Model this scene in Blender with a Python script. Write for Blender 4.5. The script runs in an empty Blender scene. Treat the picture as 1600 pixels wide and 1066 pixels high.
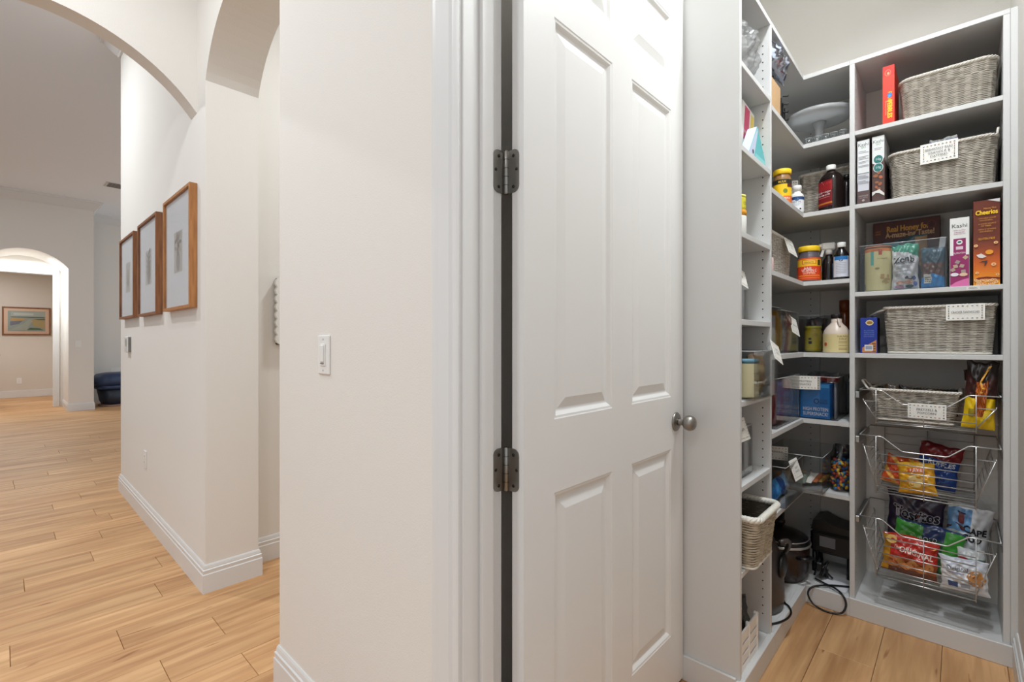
import bpy, math, random
from mathutils import Vector, Matrix
random.seed(7)
D = bpy.data
sc = bpy.context.scene
COL = sc.collection
PI = math.pi

# ---------------------------------------------------------------- camera
F_PX = 750.0
cam_d = D.cameras.new('camera')
cam_d.sensor_width = 36.0
cam_d.lens = 36.0 * F_PX / 1600.0
cam_d.clip_start = 0.02
cam = D.objects.new('camera', cam_d)
COL.objects.link(cam)
YAW = math.atan(700.0 / 750.0)
cam.location = (0, 0, 1.21)
cam.rotation_euler = (PI / 2, 0, YAW)
sc.camera = cam

# ---------------------------------------------------------------- view, world, lights
sc.view_settings.view_transform = 'Standard'
sc.view_settings.look = 'None'
sc.view_settings.gamma = 1.0
sc.view_settings.use_curve_mapping = False
sc.view_settings.exposure = 0.0
sc.cycles.max_bounces = 10
sc.cycles.diffuse_bounces = 6
sc.cycles.transparent_max_bounces = 16
sc.cycles.caustics_reflective = False
sc.cycles.caustics_refractive = False

w = D.worlds.new('world'); sc.world = w; w.use_nodes = True
w.node_tree.nodes['Background'].inputs[0].default_value = (0.84, 0.925, 1.0, 1)
w.node_tree.nodes['Background'].inputs[1].default_value = 0.97

def area(name, loc, size, power, col=(1, .95, .88), rot=(0, 0, 0), sy=None, shape='DISK', spread=PI):
    l = D.lights.new(name, 'AREA'); l.shape = shape if sy is None else 'RECTANGLE'
    l.size = size
    if sy: l.size_y = sy
    l.energy = power; l.color = col; l.spread = spread
    o = D.objects.new(name, l); COL.objects.link(o)
    o.location = loc; o.rotation_euler = rot
    return o

LC = (.91, .965, 1.0)
area('pantry_downlight', (-0.24, 1.12, 3.18), 0.16, 7.0, LC, spread=math.radians(150))
area('pantry_downlight', (-0.14, 1.78, 3.18), 0.16, 17, LC, spread=math.radians(140))
area('kitchen_added_light', (-1.30, -0.95, 3.17), 0.16, 22, LC)  # added light to raise the near wall, no such fixture known
area('kitchen_added_light', (0.05, -1.05, 3.17), 0.20, 14, LC)  # added light reaching through the doorway to the lower shelves
area('hall_added_light', (-2.15, 0.0, 3.17), 0.14, 10, LC)  # added fill for the near hall, source unseen
area('alcove_added_light', (-2.2, 1.9, 3.15), 0.16, 26, LC)  # added fill inside the alcove, no lamp seen there
area('great_room_added_light', (-4.7, -0.5, 3.63), 0.16, 50, LC)  # added light to lift the great room, no fixture seen
area('great_room_added_light', (-9.2, -0.6, 3.63), 0.16, 8, LC)  # weaker added light towards the far end
area('niche_downlight', (-11.70, 0.30, 2.66), 0.16, 28, LC)
area('far_room_added_light', (-13.4, -0.2, 2.7), 0.3, 24, (.98, .98, 1))  # added light for the far room, its source is unseen

# ---------------------------------------------------------------- materials
def lin(c):
    r = []
    for v in c[:3]:
        v = v / 255.0
        r.append(v / 12.92 if v <= .04045 else ((v + .055) / 1.055) ** 2.4)
    return (r[0], r[1], r[2], 1.0)

_M = {}
def mat(col, rough=.5, metal=0.0, bump=0.0, bscale=200.0, var=0.0, vscale=8.0, spec=.5, name=None, coat=0.0, emit=0.0):
    key = (tuple(col), rough, metal, bump, bscale, var, vscale, spec, coat, emit)
    if key in _M: return _M[key]
    m = D.materials.new(name or 'paint_%02x%02x%02x' % tuple(int(c) for c in col[:3])); m.use_nodes = True
    nt = m.node_tree; b = nt.nodes['Principled BSDF']
    b.inputs['Base Color'].default_value = lin(col)
    b.inputs['Roughness'].default_value = rough
    b.inputs['Metallic'].default_value = metal
    b.inputs['Specular IOR Level'].default_value = spec
    b.inputs['Coat Weight'].default_value = coat
    if emit:
        b.inputs['Emission Color'].default_value = lin(col); b.inputs['Emission Strength'].default_value = emit
    if bump or var:
        tc = nt.nodes.new('ShaderNodeTexCoord')
    if bump:
        n = nt.nodes.new('ShaderNodeTexNoise'); n.inputs['Scale'].default_value = bscale; n.inputs['Detail'].default_value = 3
        bp = nt.nodes.new('ShaderNodeBump'); bp.inputs['Strength'].default_value = bump; bp.inputs['Distance'].default_value = .002
        nt.links.new(tc.outputs['Object'], n.inputs['Vector']); nt.links.new(n.outputs['Fac'], bp.inputs['Height'])
        nt.links.new(bp.outputs['Normal'], b.inputs['Normal'])
    if var:
        n = nt.nodes.new('ShaderNodeTexNoise'); n.inputs['Scale'].default_value = vscale; n.inputs['Detail'].default_value = 4
        mx = nt.nodes.new('ShaderNodeMix'); mx.data_type = 'RGBA'
        mx.inputs[6].default_value = lin([max(0, c * (1 - var)) for c in col[:3]])
        mx.inputs[7].default_value = lin([min(255, c * (1 + var)) for c in col[:3]])
        nt.links.new(tc.outputs['Object'], n.inputs['Vector']); nt.links.new(n.outputs['Fac'], mx.inputs[0])
        nt.links.new(mx.outputs[2], b.inputs['Base Color'])
    _M[key] = m
    return m

def clear_mat(name, tint=(.97, .975, .975), gloss=.05, rough=.04, fres=.55, milk=0.0):
    m = D.materials.new(name); m.use_nodes = True; nt = m.node_tree
    for n in list(nt.nodes):
        if n.type != 'OUTPUT_MATERIAL': nt.nodes.remove(n)
    out = nt.nodes['Material Output']
    tr = nt.nodes.new('ShaderNodeBsdfTransparent'); tr.inputs[0].default_value = (*tint, 1)
    gl = nt.nodes.new('ShaderNodeBsdfGlossy'); gl.inputs['Roughness'].default_value = rough
    fr = nt.nodes.new('ShaderNodeFresnel'); fr.inputs[0].default_value = 1.45
    mr = nt.nodes.new('ShaderNodeMath'); mr.operation = 'MULTIPLY_ADD'; mr.inputs[1].default_value = fres; mr.inputs[2].default_value = gloss - .04
    mx = nt.nodes.new('ShaderNodeMixShader')
    nt.links.new(fr.outputs[0], mr.inputs[0]); nt.links.new(mr.outputs[0], mx.inputs[0])
    nt.links.new(tr.outputs[0], mx.inputs[1]); nt.links.new(gl.outputs[0], mx.inputs[2])
    if milk:
        df = nt.nodes.new('ShaderNodeBsdfDiffuse'); df.inputs[0].default_value = (.85, .86, .87, 1)
        tl = nt.nodes.new('ShaderNodeBsdfTranslucent'); tl.inputs[0].default_value = (.85, .86, .87, 1)
        ad = nt.nodes.new('ShaderNodeMixShader'); ad.inputs[0].default_value = .5
        m2 = nt.nodes.new('ShaderNodeMixShader'); m2.inputs[0].default_value = milk
        nt.links.new(df.outputs[0], ad.inputs[1]); nt.links.new(tl.outputs[0], ad.inputs[2])
        nt.links.new(mx.outputs[0], m2.inputs[1]); nt.links.new(ad.outputs[0], m2.inputs[2]); nt.links.new(m2.outputs[0], out.inputs[0])
    else: nt.links.new(mx.outputs[0], out.inputs[0])
    return m

WALL = mat((227, 223, 217), .75, bump=.25, bscale=260, name='wall_paint', spec=.2)
WALL_G = mat((215, 207, 196), .8, bump=.15, bscale=200, name='wall_paint_far_room', spec=.2)
CEIL = mat((236, 240, 245), .9, bump=.3, bscale=90, name='ceiling_paint', spec=.1)
TRIM = mat((220, 220, 219), .35, name='trim_enamel')
DOORM = mat((220, 219, 217), .38, bump=.03, bscale=120, name='door_enamel')
MELA = mat((208, 208, 207), .42, bump=.02, bscale=400, name='white_melamine')
HOLE = mat((34, 32, 30), .9, name='hole_shadow_black')
STEEL = mat((150, 146, 140), .33, 1.0, bump=.02, bscale=300, name='satin_nickel')
CHROME = mat((200, 200, 199), .30, 0.75, name='chrome')
BLACK = mat((18, 18, 19), .35, name='black_plastic')
WHITE = mat((240, 240, 238), .45, name='white_plastic')
ACRYL = clear_mat('clear_acrylic')
GLASS = clear_mat('clear_glass', (.94, .96, .96), .10, .02)
FILM = clear_mat('clear_film', (.93, .94, .95), .18, .10, milk=.10)

def oak_plank():
    m = D.materials.new('oak_plank'); m.use_nodes = True; nt = m.node_tree; b = nt.nodes['Principled BSDF']
    b.inputs['Roughness'].default_value = .5
    tc = nt.nodes.new('ShaderNodeTexCoord'); oi = nt.nodes.new('ShaderNodeObjectInfo')
    add = nt.nodes.new('ShaderNodeVectorMath'); add.operation = 'ADD'
    sclr = nt.nodes.new('ShaderNodeVectorMath'); sclr.operation = 'SCALE'; sclr.inputs['Scale'].default_value = 37.0
    comb = nt.nodes.new('ShaderNodeCombineXYZ')
    for i in range(3): nt.links.new(oi.outputs['Random'], comb.inputs[i])
    nt.links.new(comb.outputs[0], sclr.inputs[0]); nt.links.new(tc.outputs['Object'], add.inputs[0]); nt.links.new(sclr.outputs[0], add.inputs[1])
    mp = nt.nodes.new('ShaderNodeMapping'); mp.inputs['Scale'].default_value = (26, 1.6, 26)
    nt.links.new(add.outputs[0], mp.inputs[0])
    n1 = nt.nodes.new('ShaderNodeTexNoise'); n1.inputs['Scale'].default_value = 1.0; n1.inputs['Detail'].default_value = 6; n1.inputs['Distortion'].default_value = .6
    nt.links.new(mp.outputs[0], n1.inputs['Vector'])
    mp2 = nt.nodes.new('ShaderNodeMapping'); mp2.inputs['Scale'].default_value = (7, 1.1, 7)
    nt.links.new(add.outputs[0], mp2.inputs[0])
    n2 = nt.nodes.new('ShaderNodeTexNoise'); n2.inputs['Scale'].default_value = 1.0; n2.inputs['Detail'].default_value = 3; n2.inputs['Distortion'].default_value = 1.2
    nt.links.new(mp2.outputs[0], n2.inputs['Vector'])
    r1 = nt.nodes.new('ShaderNodeValToRGB')
    r1.color_ramp.elements[0].position = .30; r1.color_ramp.elements[0].color = lin((182, 137, 92))
    r1.color_ramp.elements[1].position = .70; r1.color_ramp.elements[1].color = lin((222, 179, 130))
    nt.links.new(n1.outputs['Fac'], r1.inputs[0])
    r2 = nt.nodes.new('ShaderNodeValToRGB')
    r2.color_ramp.elements[0].position = .34; r2.color_ramp.elements[0].color = lin((198, 164, 132))
    r2.color_ramp.elements[1].position = .62; r2.color_ramp.elements[1].color = (1, 1, 1, 1)
    nt.links.new(n2.outputs['Fac'], r2.inputs[0])
    mx = nt.nodes.new('ShaderNodeMix'); mx.data_type = 'RGBA'; mx.blend_type = 'MULTIPLY'; mx.inputs[0].default_value = .42
    nt.links.new(r1.outputs[0], mx.inputs[6]); nt.links.new(r2.outputs[0], mx.inputs[7])
    # rare dark mineral streaks
    mp3 = nt.nodes.new('ShaderNodeMapping'); mp3.inputs['Scale'].default_value = (34, 3.2, 34)
    nt.links.new(add.outputs[0], mp3.inputs[0])
    n3 = nt.nodes.new('ShaderNodeTexNoise'); n3.inputs['Scale'].default_value = 1.0; n3.inputs['Detail'].default_value = 2; n3.inputs['Distortion'].default_value = .8
    nt.links.new(mp3.outputs[0], n3.inputs['Vector'])
    r3 = nt.nodes.new('ShaderNodeValToRGB')
    r3.color_ramp.elements[0].position = .70; r3.color_ramp.elements[0].color = (1, 1, 1, 1)
    r3.color_ramp.elements[1].position = .78; r3.color_ramp.elements[1].color = lin((176, 140, 108))
    nt.links.new(n3.outputs['Fac'], r3.inputs[0])
    mx3 = nt.nodes.new('ShaderNodeMix'); mx3.data_type = 'RGBA'; mx3.blend_type = 'MULTIPLY'; mx3.inputs[0].default_value = 1.0
    nt.links.new(mx.outputs[2], mx3.inputs[6]); nt.links.new(r3.outputs[0], mx3.inputs[7])
    hs = nt.nodes.new('ShaderNodeHueSaturation')
    ml = nt.nodes.new('ShaderNodeMath'); ml.operation = 'MULTIPLY_ADD'; ml.inputs[1].default_value = .16; ml.inputs[2].default_value = .92
    nt.links.new(oi.outputs['Random'], ml.inputs[0]); nt.links.new(ml.outputs[0], hs.inputs['Value'])
    nt.links.new(mx3.outputs[2], hs.inputs['Color']); nt.links.new(hs.outputs[0], b.inputs['Base Color'])
    bp = nt.nodes.new('ShaderNodeBump'); bp.inputs['Strength'].default_value = .08; bp.inputs['Distance'].default_value = .001
    nt.links.new(n1.outputs['Fac'], bp.inputs['Height']); nt.links.new(bp.outputs[0], b.inputs['Normal'])
    return m
OAK = oak_plank()

def frame_wood(name, c0, c1):
    m = D.materials.new(name); m.use_nodes = True; nt = m.node_tree; b = nt.nodes['Principled BSDF']
    b.inputs['Roughness'].default_value = .5
    tc = nt.nodes.new('ShaderNodeTexCoord'); mp = nt.nodes.new('ShaderNodeMapping'); mp.inputs['Scale'].default_value = (40, 40, 5)
    n = nt.nodes.new('ShaderNodeTexNoise'); n.inputs['Scale'].default_value = 1.5; n.inputs['Detail'].default_value = 5
    r = nt.nodes.new('ShaderNodeValToRGB'); r.color_ramp.elements[0].color = lin(c0); r.color_ramp.elements[1].color = lin(c1)
    r.color_ramp.elements[0].position = .3; r.color_ramp.elements[1].position = .7
    nt.links.new(tc.outputs['Object'], mp.inputs[0]); nt.links.new(mp.outputs[0], n.inputs['Vector']); nt.links.new(n.outputs['Fac'], r.inputs[0]); nt.links.new(r.outputs[0], b.inputs['Base Color'])
    return m
FRAMEW = frame_wood('oiled_oak_frame', (150, 98, 52), (190, 132, 78))
FRAMED = frame_wood('walnut_brown_frame', (112, 70, 42), (150, 98, 60))

# ---------------------------------------------------------------- mesh builder
def wloc(o):
    v = Vector((0, 0, 0))
    while o is not None:
        v = v + o.location; o = o.parent
    return v

class MB:
    def __init__(s): s.v = []; s.f = []; s.m = []; s.mats = []; s.sm = []
    def mi(s, m):
        if m not in s.mats: s.mats.append(m)
        return s.mats.index(m)
    def add(s, vs, fs, m, smooth=False):
        o = len(s.v); k = s.mi(m)
        s.v.extend([tuple(p) for p in vs])
        for f in fs:
            s.f.append(tuple(i + o for i in f)); s.m.append(k); s.sm.append(smooth)
    def box(s, x0, x1, y0, y1, z0, z1, m, c=0.0):
        if c <= 0:
            vs = [(x, y, z) for x in (x0, x1) for y in (y0, y1) for z in (z0, z1)]
            fs = [(0, 1, 3, 2), (4, 6, 7, 5), (0, 4, 5, 1), (2, 3, 7, 6), (0, 2, 6, 4), (1, 5, 7, 3)]
            s.add(vs, fs, m); return s
        c = min(c, (x1 - x0) * .45, (y1 - y0) * .45, (z1 - z0) * .45)
        X = (x0, x1); Y = (y0, y1); Z = (z0, z1); sg = (1, -1)
        vs = []; ix = {}
        for i in (0, 1):
            for j in (0, 1):
                for k in (0, 1):
                    x, y, z = X[i], Y[j], Z[k]; dx, dy, dz = c * sg[i], c * sg[j], c * sg[k]
                    ix[i, j, k, 0] = len(vs); vs.append((x, y + dy, z + dz))
                    ix[i, j, k, 1] = len(vs); vs.append((x + dx, y, z + dz))
                    ix[i, j, k, 2] = len(vs); vs.append((x + dx, y + dy, z))
        def q(a): return tuple(ix[t] for t in a)
        fs = []
        fs.append(q([(0, 0, 0, 0), (0, 0, 1, 0), (0, 1, 1, 0), (0, 1, 0, 0)])); fs.append(q([(1, 0, 0, 0), (1, 1, 0, 0), (1, 1, 1, 0), (1, 0, 1, 0)]))
        fs.append(q([(0, 0, 0, 1), (1, 0, 0, 1), (1, 0, 1, 1), (0, 0, 1, 1)])); fs.append(q([(0, 1, 0, 1), (0, 1, 1, 1), (1, 1, 1, 1), (1, 1, 0, 1)]))
        fs.append(q([(0, 0, 0, 2), (0, 1, 0, 2), (1, 1, 0, 2), (1, 0, 0, 2)])); fs.append(q([(0, 0, 1, 2), (1, 0, 1, 2), (1, 1, 1, 2), (0, 1, 1, 2)]))
        for j in (0, 1):
            for k in (0, 1): fs.append(q([(0, j, k, 1), (1, j, k, 1), (1, j, k, 2), (0, j, k, 2)]))
        for i in (0, 1):
            for k in (0, 1): fs.append(q([(i, 0, k, 0), (i, 1, k, 0), (i, 1, k, 2), (i, 0, k, 2)]))
        for i in (0, 1):
            for j in (0, 1): fs.append(q([(i, j, 0, 0), (i, j, 1, 0), (i, j, 1, 1), (i, j, 0, 1)]))
        for i in (0, 1):
            for j in (0, 1):
                for k in (0, 1): fs.append(q([(i, j, k, 0), (i, j, k, 1), (i, j, k, 2)]))
        s.add(vs, fs, m); return s
    def tube(s, pts, r, m, n=8, closed=False, caps=True, r2=None):
        P = [Vector(p) for p in pts]; N = len(P); vs = []; fs = []
        up = None
        for i in range(N):
            if closed: t = P[(i + 1) % N] - P[i - 1]
            else: t = P[min(i + 1, N - 1)] - P[max(i - 1, 0)]
            if t.length < 1e-9: t = Vector((0, 0, 1))
            t.normalize()
            if up is None:
                up = Vector((0, 0, 1)) if abs(t.z) < .9 else Vector((1, 0, 0))
            a = up - t * up.dot(t)
            if a.length < 1e-6: a = t.orthogonal()
            a.normalize(); up = a; b = t.cross(a)
            rr = r if not callable(r) else r(i / max(1, N - 1))
            for k in range(n):
                an = 2 * PI * k / n
                vs.append(P[i] + a * (math.cos(an) * rr) + b * (math.sin(an) * rr))
        for i in range(N if closed else N - 1):
            j = (i + 1) % N
            for k in range(n):
                l = (k + 1) % n
                fs.append((i * n + k, j * n + k, j * n + l, i * n + l))
        if caps and not closed:
            fs.append(tuple(range(n))); fs.append(tuple(reversed(range((N - 1) * n, N * n))))
        s.add(vs, fs, m, True); return s
    def lathe(s, prof, m, c=(0, 0, 0), n=24, axis='z', sx=1.0, sy=1.0, smooth=True, caps=True, sq=1.0):
        vs = []; fs = []; L = len(prof)
        for (r, h) in prof:
            for k in range(n):
                a = 2 * PI * k / n; ca_ = math.cos(a); sa_ = math.sin(a)
                x = r * math.copysign(abs(ca_) ** sq, ca_) * sx; y = r * math.copysign(abs(sa_) ** sq, sa_) * sy
                if axis == 'z': p = (c[0] + x, c[1] + y, c[2] + h)
                elif axis == 'x': p = (c[0] + h, c[1] + x, c[2] + y)
                else: p = (c[0] + x, c[1] + h, c[2] + y)
                vs.append(p)
        for i in range(L - 1):
            for k in range(n):
                l = (k + 1) % n
                fs.append((i * n + k, i * n + l, (i + 1) * n + l, (i + 1) * n + k))
        s.add(vs, fs, m, smooth)
        if caps:
            o = len(s.v) - len(vs); k = s.mi(m)
            if prof[0][0] > 1e-5: s.f.append(tuple(o + i for i in reversed(range(n)))); s.m.append(k); s.sm.append(False)
            if prof[-1][0] > 1e-5: s.f.append(tuple(o + (L - 1) * n + i for i in range(n))); s.m.append(k); s.sm.append(False)
        return s
    def grid(s, S, nu, nv, m, cu=False, smooth=True, mf=None):
        o = len(s.v)
        for j in range(nv + 1):
            for i in range(nu if cu else nu + 1):
                s.v.append(tuple(S(i / nu, j / nv)))
        w_ = nu if cu else nu + 1
        for j in range(nv):
            for i in range(nu):
                a = o + j * w_ + i; b = o + j * w_ + (i + 1) % w_
                s.f.append((a, b, b + w_, a + w_)); s.sm.append(smooth)
                mm = mf((i + .5) / nu, (j + .5) / nv) if mf else m
                s.m.append(s.mi(mm))
        return s
    def prism(s, poly, axis, a0, a1, m):
        # poly of 2D points extruded along axis: 'x' -> (y,z), 'y' -> (x,z), 'z' -> (x,y)
        n = len(poly)
        def P(p, a): return {'x': (a, p[0], p[1]), 'y': (p[0], a, p[1]), 'z': (p[0], p[1], a)}[axis]
        vs = [P(p, a0) for p in poly] + [P(p, a1) for p in poly]
        fs = [tuple(range(n)), tuple(reversed(range(n, 2 * n)))] + [(i, (i + 1) % n, n + (i + 1) % n, n + i) for i in range(n)]
        s.add(vs, fs, m); return s
    def build(s, name, parent=None, world=True, kind=None, fix=True):
        me = D.meshes.new(name)
        off = wloc(parent) if (world and parent is not None) else Vector((0, 0, 0))
        me.from_pydata([(p[0] - off.x, p[1] - off.y, p[2] - off.z) for p in s.v], [], s.f)
        for m in s.mats: me.materials.append(m)
        me.polygons.foreach_set('material_index', s.m)
        me.polygons.foreach_set('use_smooth', s.sm)
        me.update()
        if fix:
            import bmesh
            bm = bmesh.new(); bm.from_mesh(me); bmesh.ops.recalc_face_normals(bm, faces=bm.faces); bm.to_mesh(me); bm.free()
        o = D.objects.new(name, me); COL.objects.link(o)
        if parent is not None: o.parent = parent
        if kind: o['kind'] = kind
        return o

def B(x0, x1, y0, y1, z0, z1, m, c=0.0): return MB().box(x0, x1, y0, y1, z0, z1, m, c)
def struct(o): o['kind'] = 'structure'; return o
def tag(o, label, cat, group=None):
    o['label'] = label; o['category'] = cat
    if group: o['group'] = group
    return o
def thing(name, label, cat, loc, rot=(0, 0, 0), group=None):
    o = D.objects.new(name, None); COL.objects.link(o); o.empty_display_size = .05
    o.location = loc; o.rotation_euler = rot
    return tag(o, label, cat, group)
def sthing(name, loc):
    o = D.objects.new(name, None); COL.objects.link(o); o.location = loc; o['kind'] = 'structure'; return o

_T = {}
def text2d(s):
    if s in _T: return _T[s]
    cu = D.curves.new('lettering', 'FONT'); cu.body = s; cu.size = 1.0; cu.align_x = 'CENTER'; cu.resolution_u = 2
    o = D.objects.new('lettering', cu); COL.objects.link(o)
    dg = bpy.context.evaluated_depsgraph_get(); me = D.meshes.new_from_object(o.evaluated_get(dg))
    vs = [(v.co.x, v.co.y) for v in me.vertices]; fs = [tuple(p.vertices) for p in me.polygons]
    D.objects.remove(o); D.curves.remove(cu); D.meshes.remove(me)
    _T[s] = (vs, fs); return _T[s]

class Print:
    """flat print on a surface P(x, y, offset) -> point"""
    def __init__(s, P, step=None): s.P = P; s.mb = MB(); s.l = 0; s.step = step
    def _o(s): s.l += 1; return .00025 + .00012 * s.l
    def rect(s, x0, y0, x1, y1, m):
        o = s._o(); nx = ny = 1
        if s.step: nx = max(1, int(abs(x1 - x0) / s.step)); ny = max(1, int(abs(y1 - y0) / s.step))
        s.mb.grid(lambda u, v: s.P(x0 + (x1 - x0) * u, y0 + (y1 - y0) * v, o), nx, ny, m, smooth=bool(s.step)); return s
    def poly(s, pts, m):
        o = s._o(); s.mb.add([s.P(x, y, o) for x, y in pts], [tuple(range(len(pts)))], m); return s
    def ell(s, cx, cy, rx, ry, m, n=14, a0=0.0):
        ca, sa = math.cos(a0), math.sin(a0)
        pts = []
        for k in range(n):
            a = 2 * PI * k / n; x = rx * math.cos(a); y = ry * math.sin(a); pts.append((cx + x * ca - y * sa, cy + x * sa + y * ca))
        return s.poly(pts, m)
    def text(s, t, cx, cy, h, m, rot=0.0, wmax=None, sx=1.0, fat=0.0):
        vs, fs = text2d(t); o = s._o()
        k = h / .70
        if wmax:
            wd = (max(v[0] for v in vs) - min(v[0] for v in vs)) * k * sx
            if wd > wmax: sx *= wmax / wd
        ca, sa = math.cos(rot), math.sin(rot)
        offs = [(0, 0)] if not fat else [(fat * math.cos(q * PI / 4), fat * math.sin(q * PI / 4)) for q in range(8)]
        for q, (ox, oy) in enumerate(offs):
            pts = []
            for x, y in vs:
                x = x * k * sx + ox; y = y * k - h / 2 + oy
                pts.append(s.P(cx + x * ca - y * sa, cy + x * sa + y * ca, o + q * .00001))
            s.mb.add(pts, fs, m)
        return s
    def build(s, parent, name='print', world=True): return s.mb.build(name, parent, world, kind='stuff', fix=False)
def plane(O, U, V, N):
    O = Vector(O); U = Vector(U); V = Vector(V); N = Vector(N)
    return lambda x, y, o: O + U * x + V * y + N * o

# ================================================================ STRUCTURE
WY = .682          # hall side face of the long wall
WP = .800          # pantry side face
CZ = 3.20
GZ = 3.66
XL = -.53; YB = 2.568      # front planes of the two shelf runs
PXL = -.886; PYB = 2.925; PXR = .157

def arc(c, r, a0, a1, n):
    return [(c[0] + r * math.cos(a0 + (a1 - a0) * i / n), c[1] + r * math.sin(a0 + (a1 - a0) * i / n)) for i in range(n + 1)]

# --- floor: individual planks up to about X=-8, then a plain slab
fl = MB().box(-16, 3.2, -4.2, 4.6, -.12, -.012, mat((120, 92, 66), .7, name='subfloor')).box(-16, -8.18, -4.2, 4.6, -.012, 0, OAK).build('floor'); struct(fl)
PITCH = .1805; PL = 1.52
pm = MB().box(0, PITCH - .0014, 0, PL - .0014, -.012, 0, OAK, .0013)
plank_mesh = None
JOINT = {10: .42, 11: .642, 14: .534, 18: .363, 21: .243, 17: .09, 13: .033, 22: .532, 26: .44, 0: 2.21, 1: 1.45, -1: 1.75, 2: 2.19}
for k in range(-3, 44):
    x = -.231 - PITCH * (k + 1)
    y0 = JOINT.get(k, random.uniform(0, PL))
    y = y0 - PL * 3
    while y < 3.0:
        lo, hi = y, y + PL
        pantry = x > -1.0
        need = (hi > .9 and lo < 2.95) if pantry else (hi > -.35 and lo < (2.6 if x > -3.1 else (1.0 if x > -5.2 else 1.8)))
        if x > -1.62 and not pantry: need = hi > .9 and lo < 2.4 and False
        if need:
            if plank_mesh is None:
                o = pm.build('plank', None, False); plank_mesh = o.data
            else:
                o = D.objects.new('plank', plank_mesh); COL.objects.link(o)
            o.location = (x, y, 0); o.parent = fl
        y += PL
# hidden floor fill outside the frame
struct(B(-1.62, 3.2, -4.2, .8, -.012, -.0005, OAK).build('floor_kitchen'))

# --- the long wall with the arched alcove opening and the pantry doorway
A0, A1 = -2.654, -1.763; AS = 2.466; AR = .485; acx = (A0 + A1) / 2; half = (A1 - A0) / 2
acz = AS - math.sqrt(AR * AR - half * half)
an0 = math.asin((AS - acz) / AR)
wl = MB()
wl.box(-4.98, A0, WY, .92, 0, GZ, WALL)
pts = arc((acx, acz), AR, PI - an0, an0, 28)
poly_top = pts + [(A1, GZ), (A0, GZ)]
# face strips so that the soffit is smooth
for i in range(len(pts) - 1):
    (xa, za), (xb, zb) = pts[i], pts[i + 1]
    wl.add([(xa, WY, za), (xb, WY, zb), (xb, WY, GZ), (xa, WY, GZ)], [(0, 1, 2, 3)], WALL)
    wl.add([(xa, .92, za), (xb, .92, zb), (xb, .92, GZ), (xa, .92, GZ)], [(0, 3, 2, 1)], WALL)
    wl.add([(xa, WY, za), (xb, WY, zb), (xb, .92, zb), (xa, .92, za)], [(0, 3, 2, 1)], WALL, True)
DX0, DX1, DZ = -.799, .10, 2.465
wl.box(A1, DX0, WY, WP, 0, CZ, WALL)
wl.box(A1, A1 + .14, WP, .92, 0, CZ, WALL)
wl.box(DX0, DX1, WY, WP, DZ, CZ, WALL)
wl.box(DX1, 3.2, WY, WP, 0, CZ, WALL)
struct(wl.build('wall_north', fix=False))

# alcove behind the arch
al = MB().box(-2.90, -2.80, .92, 3.4, 0, GZ, WALL).box(-2.90, -.98, 3.4, 3.5, 0, GZ, WALL)
struct(al.build('wall_alcove'))
struct(B(-2.9, -.98, .92, 3.5, 3.18, 3.24, CEIL).build('ceiling_alcove'))

# pantry shell
struct(B(PXL - .1, PXL, WP, PYB + .1, 0, CZ, WALL).build('wall_pantry_left'))
struct(B(PXL, PXR + .1, PYB, PYB + .1, 0, CZ, WALL).build('wall_pantry_back'))
struct(B(PXR, PXR + .1, WP, PYB, 0, CZ, WALL).build('wall_pantry_right'))
struct(B(PXL - .1, PXR + .1, WP, PYB + .1, CZ, CZ + .06, CEIL).build('ceiling_pantry'))

# arch across the hall
RC = (.098, 1.925); RR = .7226
ca = math.acos((WY - RC[0]) / RR)
cw = MB()
pts = arc(RC, RR, ca, PI - ca, 40)
xa_, xb_ = -2.796, -2.90
for i in range(len(pts) - 1):
    (ya, za), (yb, zb) = pts[i], pts[i + 1]
    cw.add([(xa_, ya, za), (xa_, yb, zb), (xa_, yb, GZ), (xa_, ya, GZ)], [(0, 1, 2, 3)], WALL)
    cw.add([(xb_, ya, za), (xb_, yb, zb), (xb_, yb, GZ), (xb_, ya, GZ)], [(0, 3, 2, 1)], WALL)
    cw.add([(xa_, ya, za), (xa_, yb, zb), (xb_, yb, zb), (xb_, ya, za)], [(0, 3, 2, 1)], WALL, True)
cw.box(xb_, xa_, -1.6, 2 * RC[0] - WY, 0, GZ, WALL)
struct(cw.build('wall_hall_arch', fix=False))

struct(B(-2.796, 3.2, -4.2, WY, CZ, CZ + .06, CEIL).build('ceiling_kitchen'))
struct(B(-16, -2.9, -4.2, 3.4, GZ, GZ + .06, CEIL).build('ceiling_great_room'))

# far side of the great room
fw = MB()
FX = -11.2
pts = arc((.30, 2.453 - .368), .645, math.asin(.368 / .645), PI - math.asin(.368 / .645), 30)
for i in range(len(pts) - 1):
    (ya, za), (yb, zb) = pts[i], pts[i + 1]
    fw.add([(FX, ya, za), (FX, yb, zb), (FX, yb, GZ), (FX, ya, GZ)], [(0, 1, 2, 3)], WALL)
    fw.add([(FX, ya, za), (FX, yb, zb), (FX - 1.0, yb, zb), (FX - 1.0, ya, za)], [(0, 3, 2, 1)], WALL, True)
fw.box(FX - 1.0, FX, .83, 1.16, 0, GZ, WALL)
fw.box(FX - 1.0, FX, -4.2, -.23, 0, GZ, WALL)
struct(fw.build('wall_far_arch', fix=False))
fd = MB().box(-12.32, -12.2, .78, 1.16, 0, GZ, WALL).box(-12.32, -12.2, -.28, .78, 2.44, GZ, WALL)
fd.box(-12.32, -12.2, -4.2, -.28, 0, GZ, WALL).box(-12.42, -12.32, 1.16, 3.4, 0, GZ, WALL).box(-12.42, -12.2, .92, 1.16, 0, GZ, WALL)
struct(fd.build('wall_far_recess'))
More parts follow.
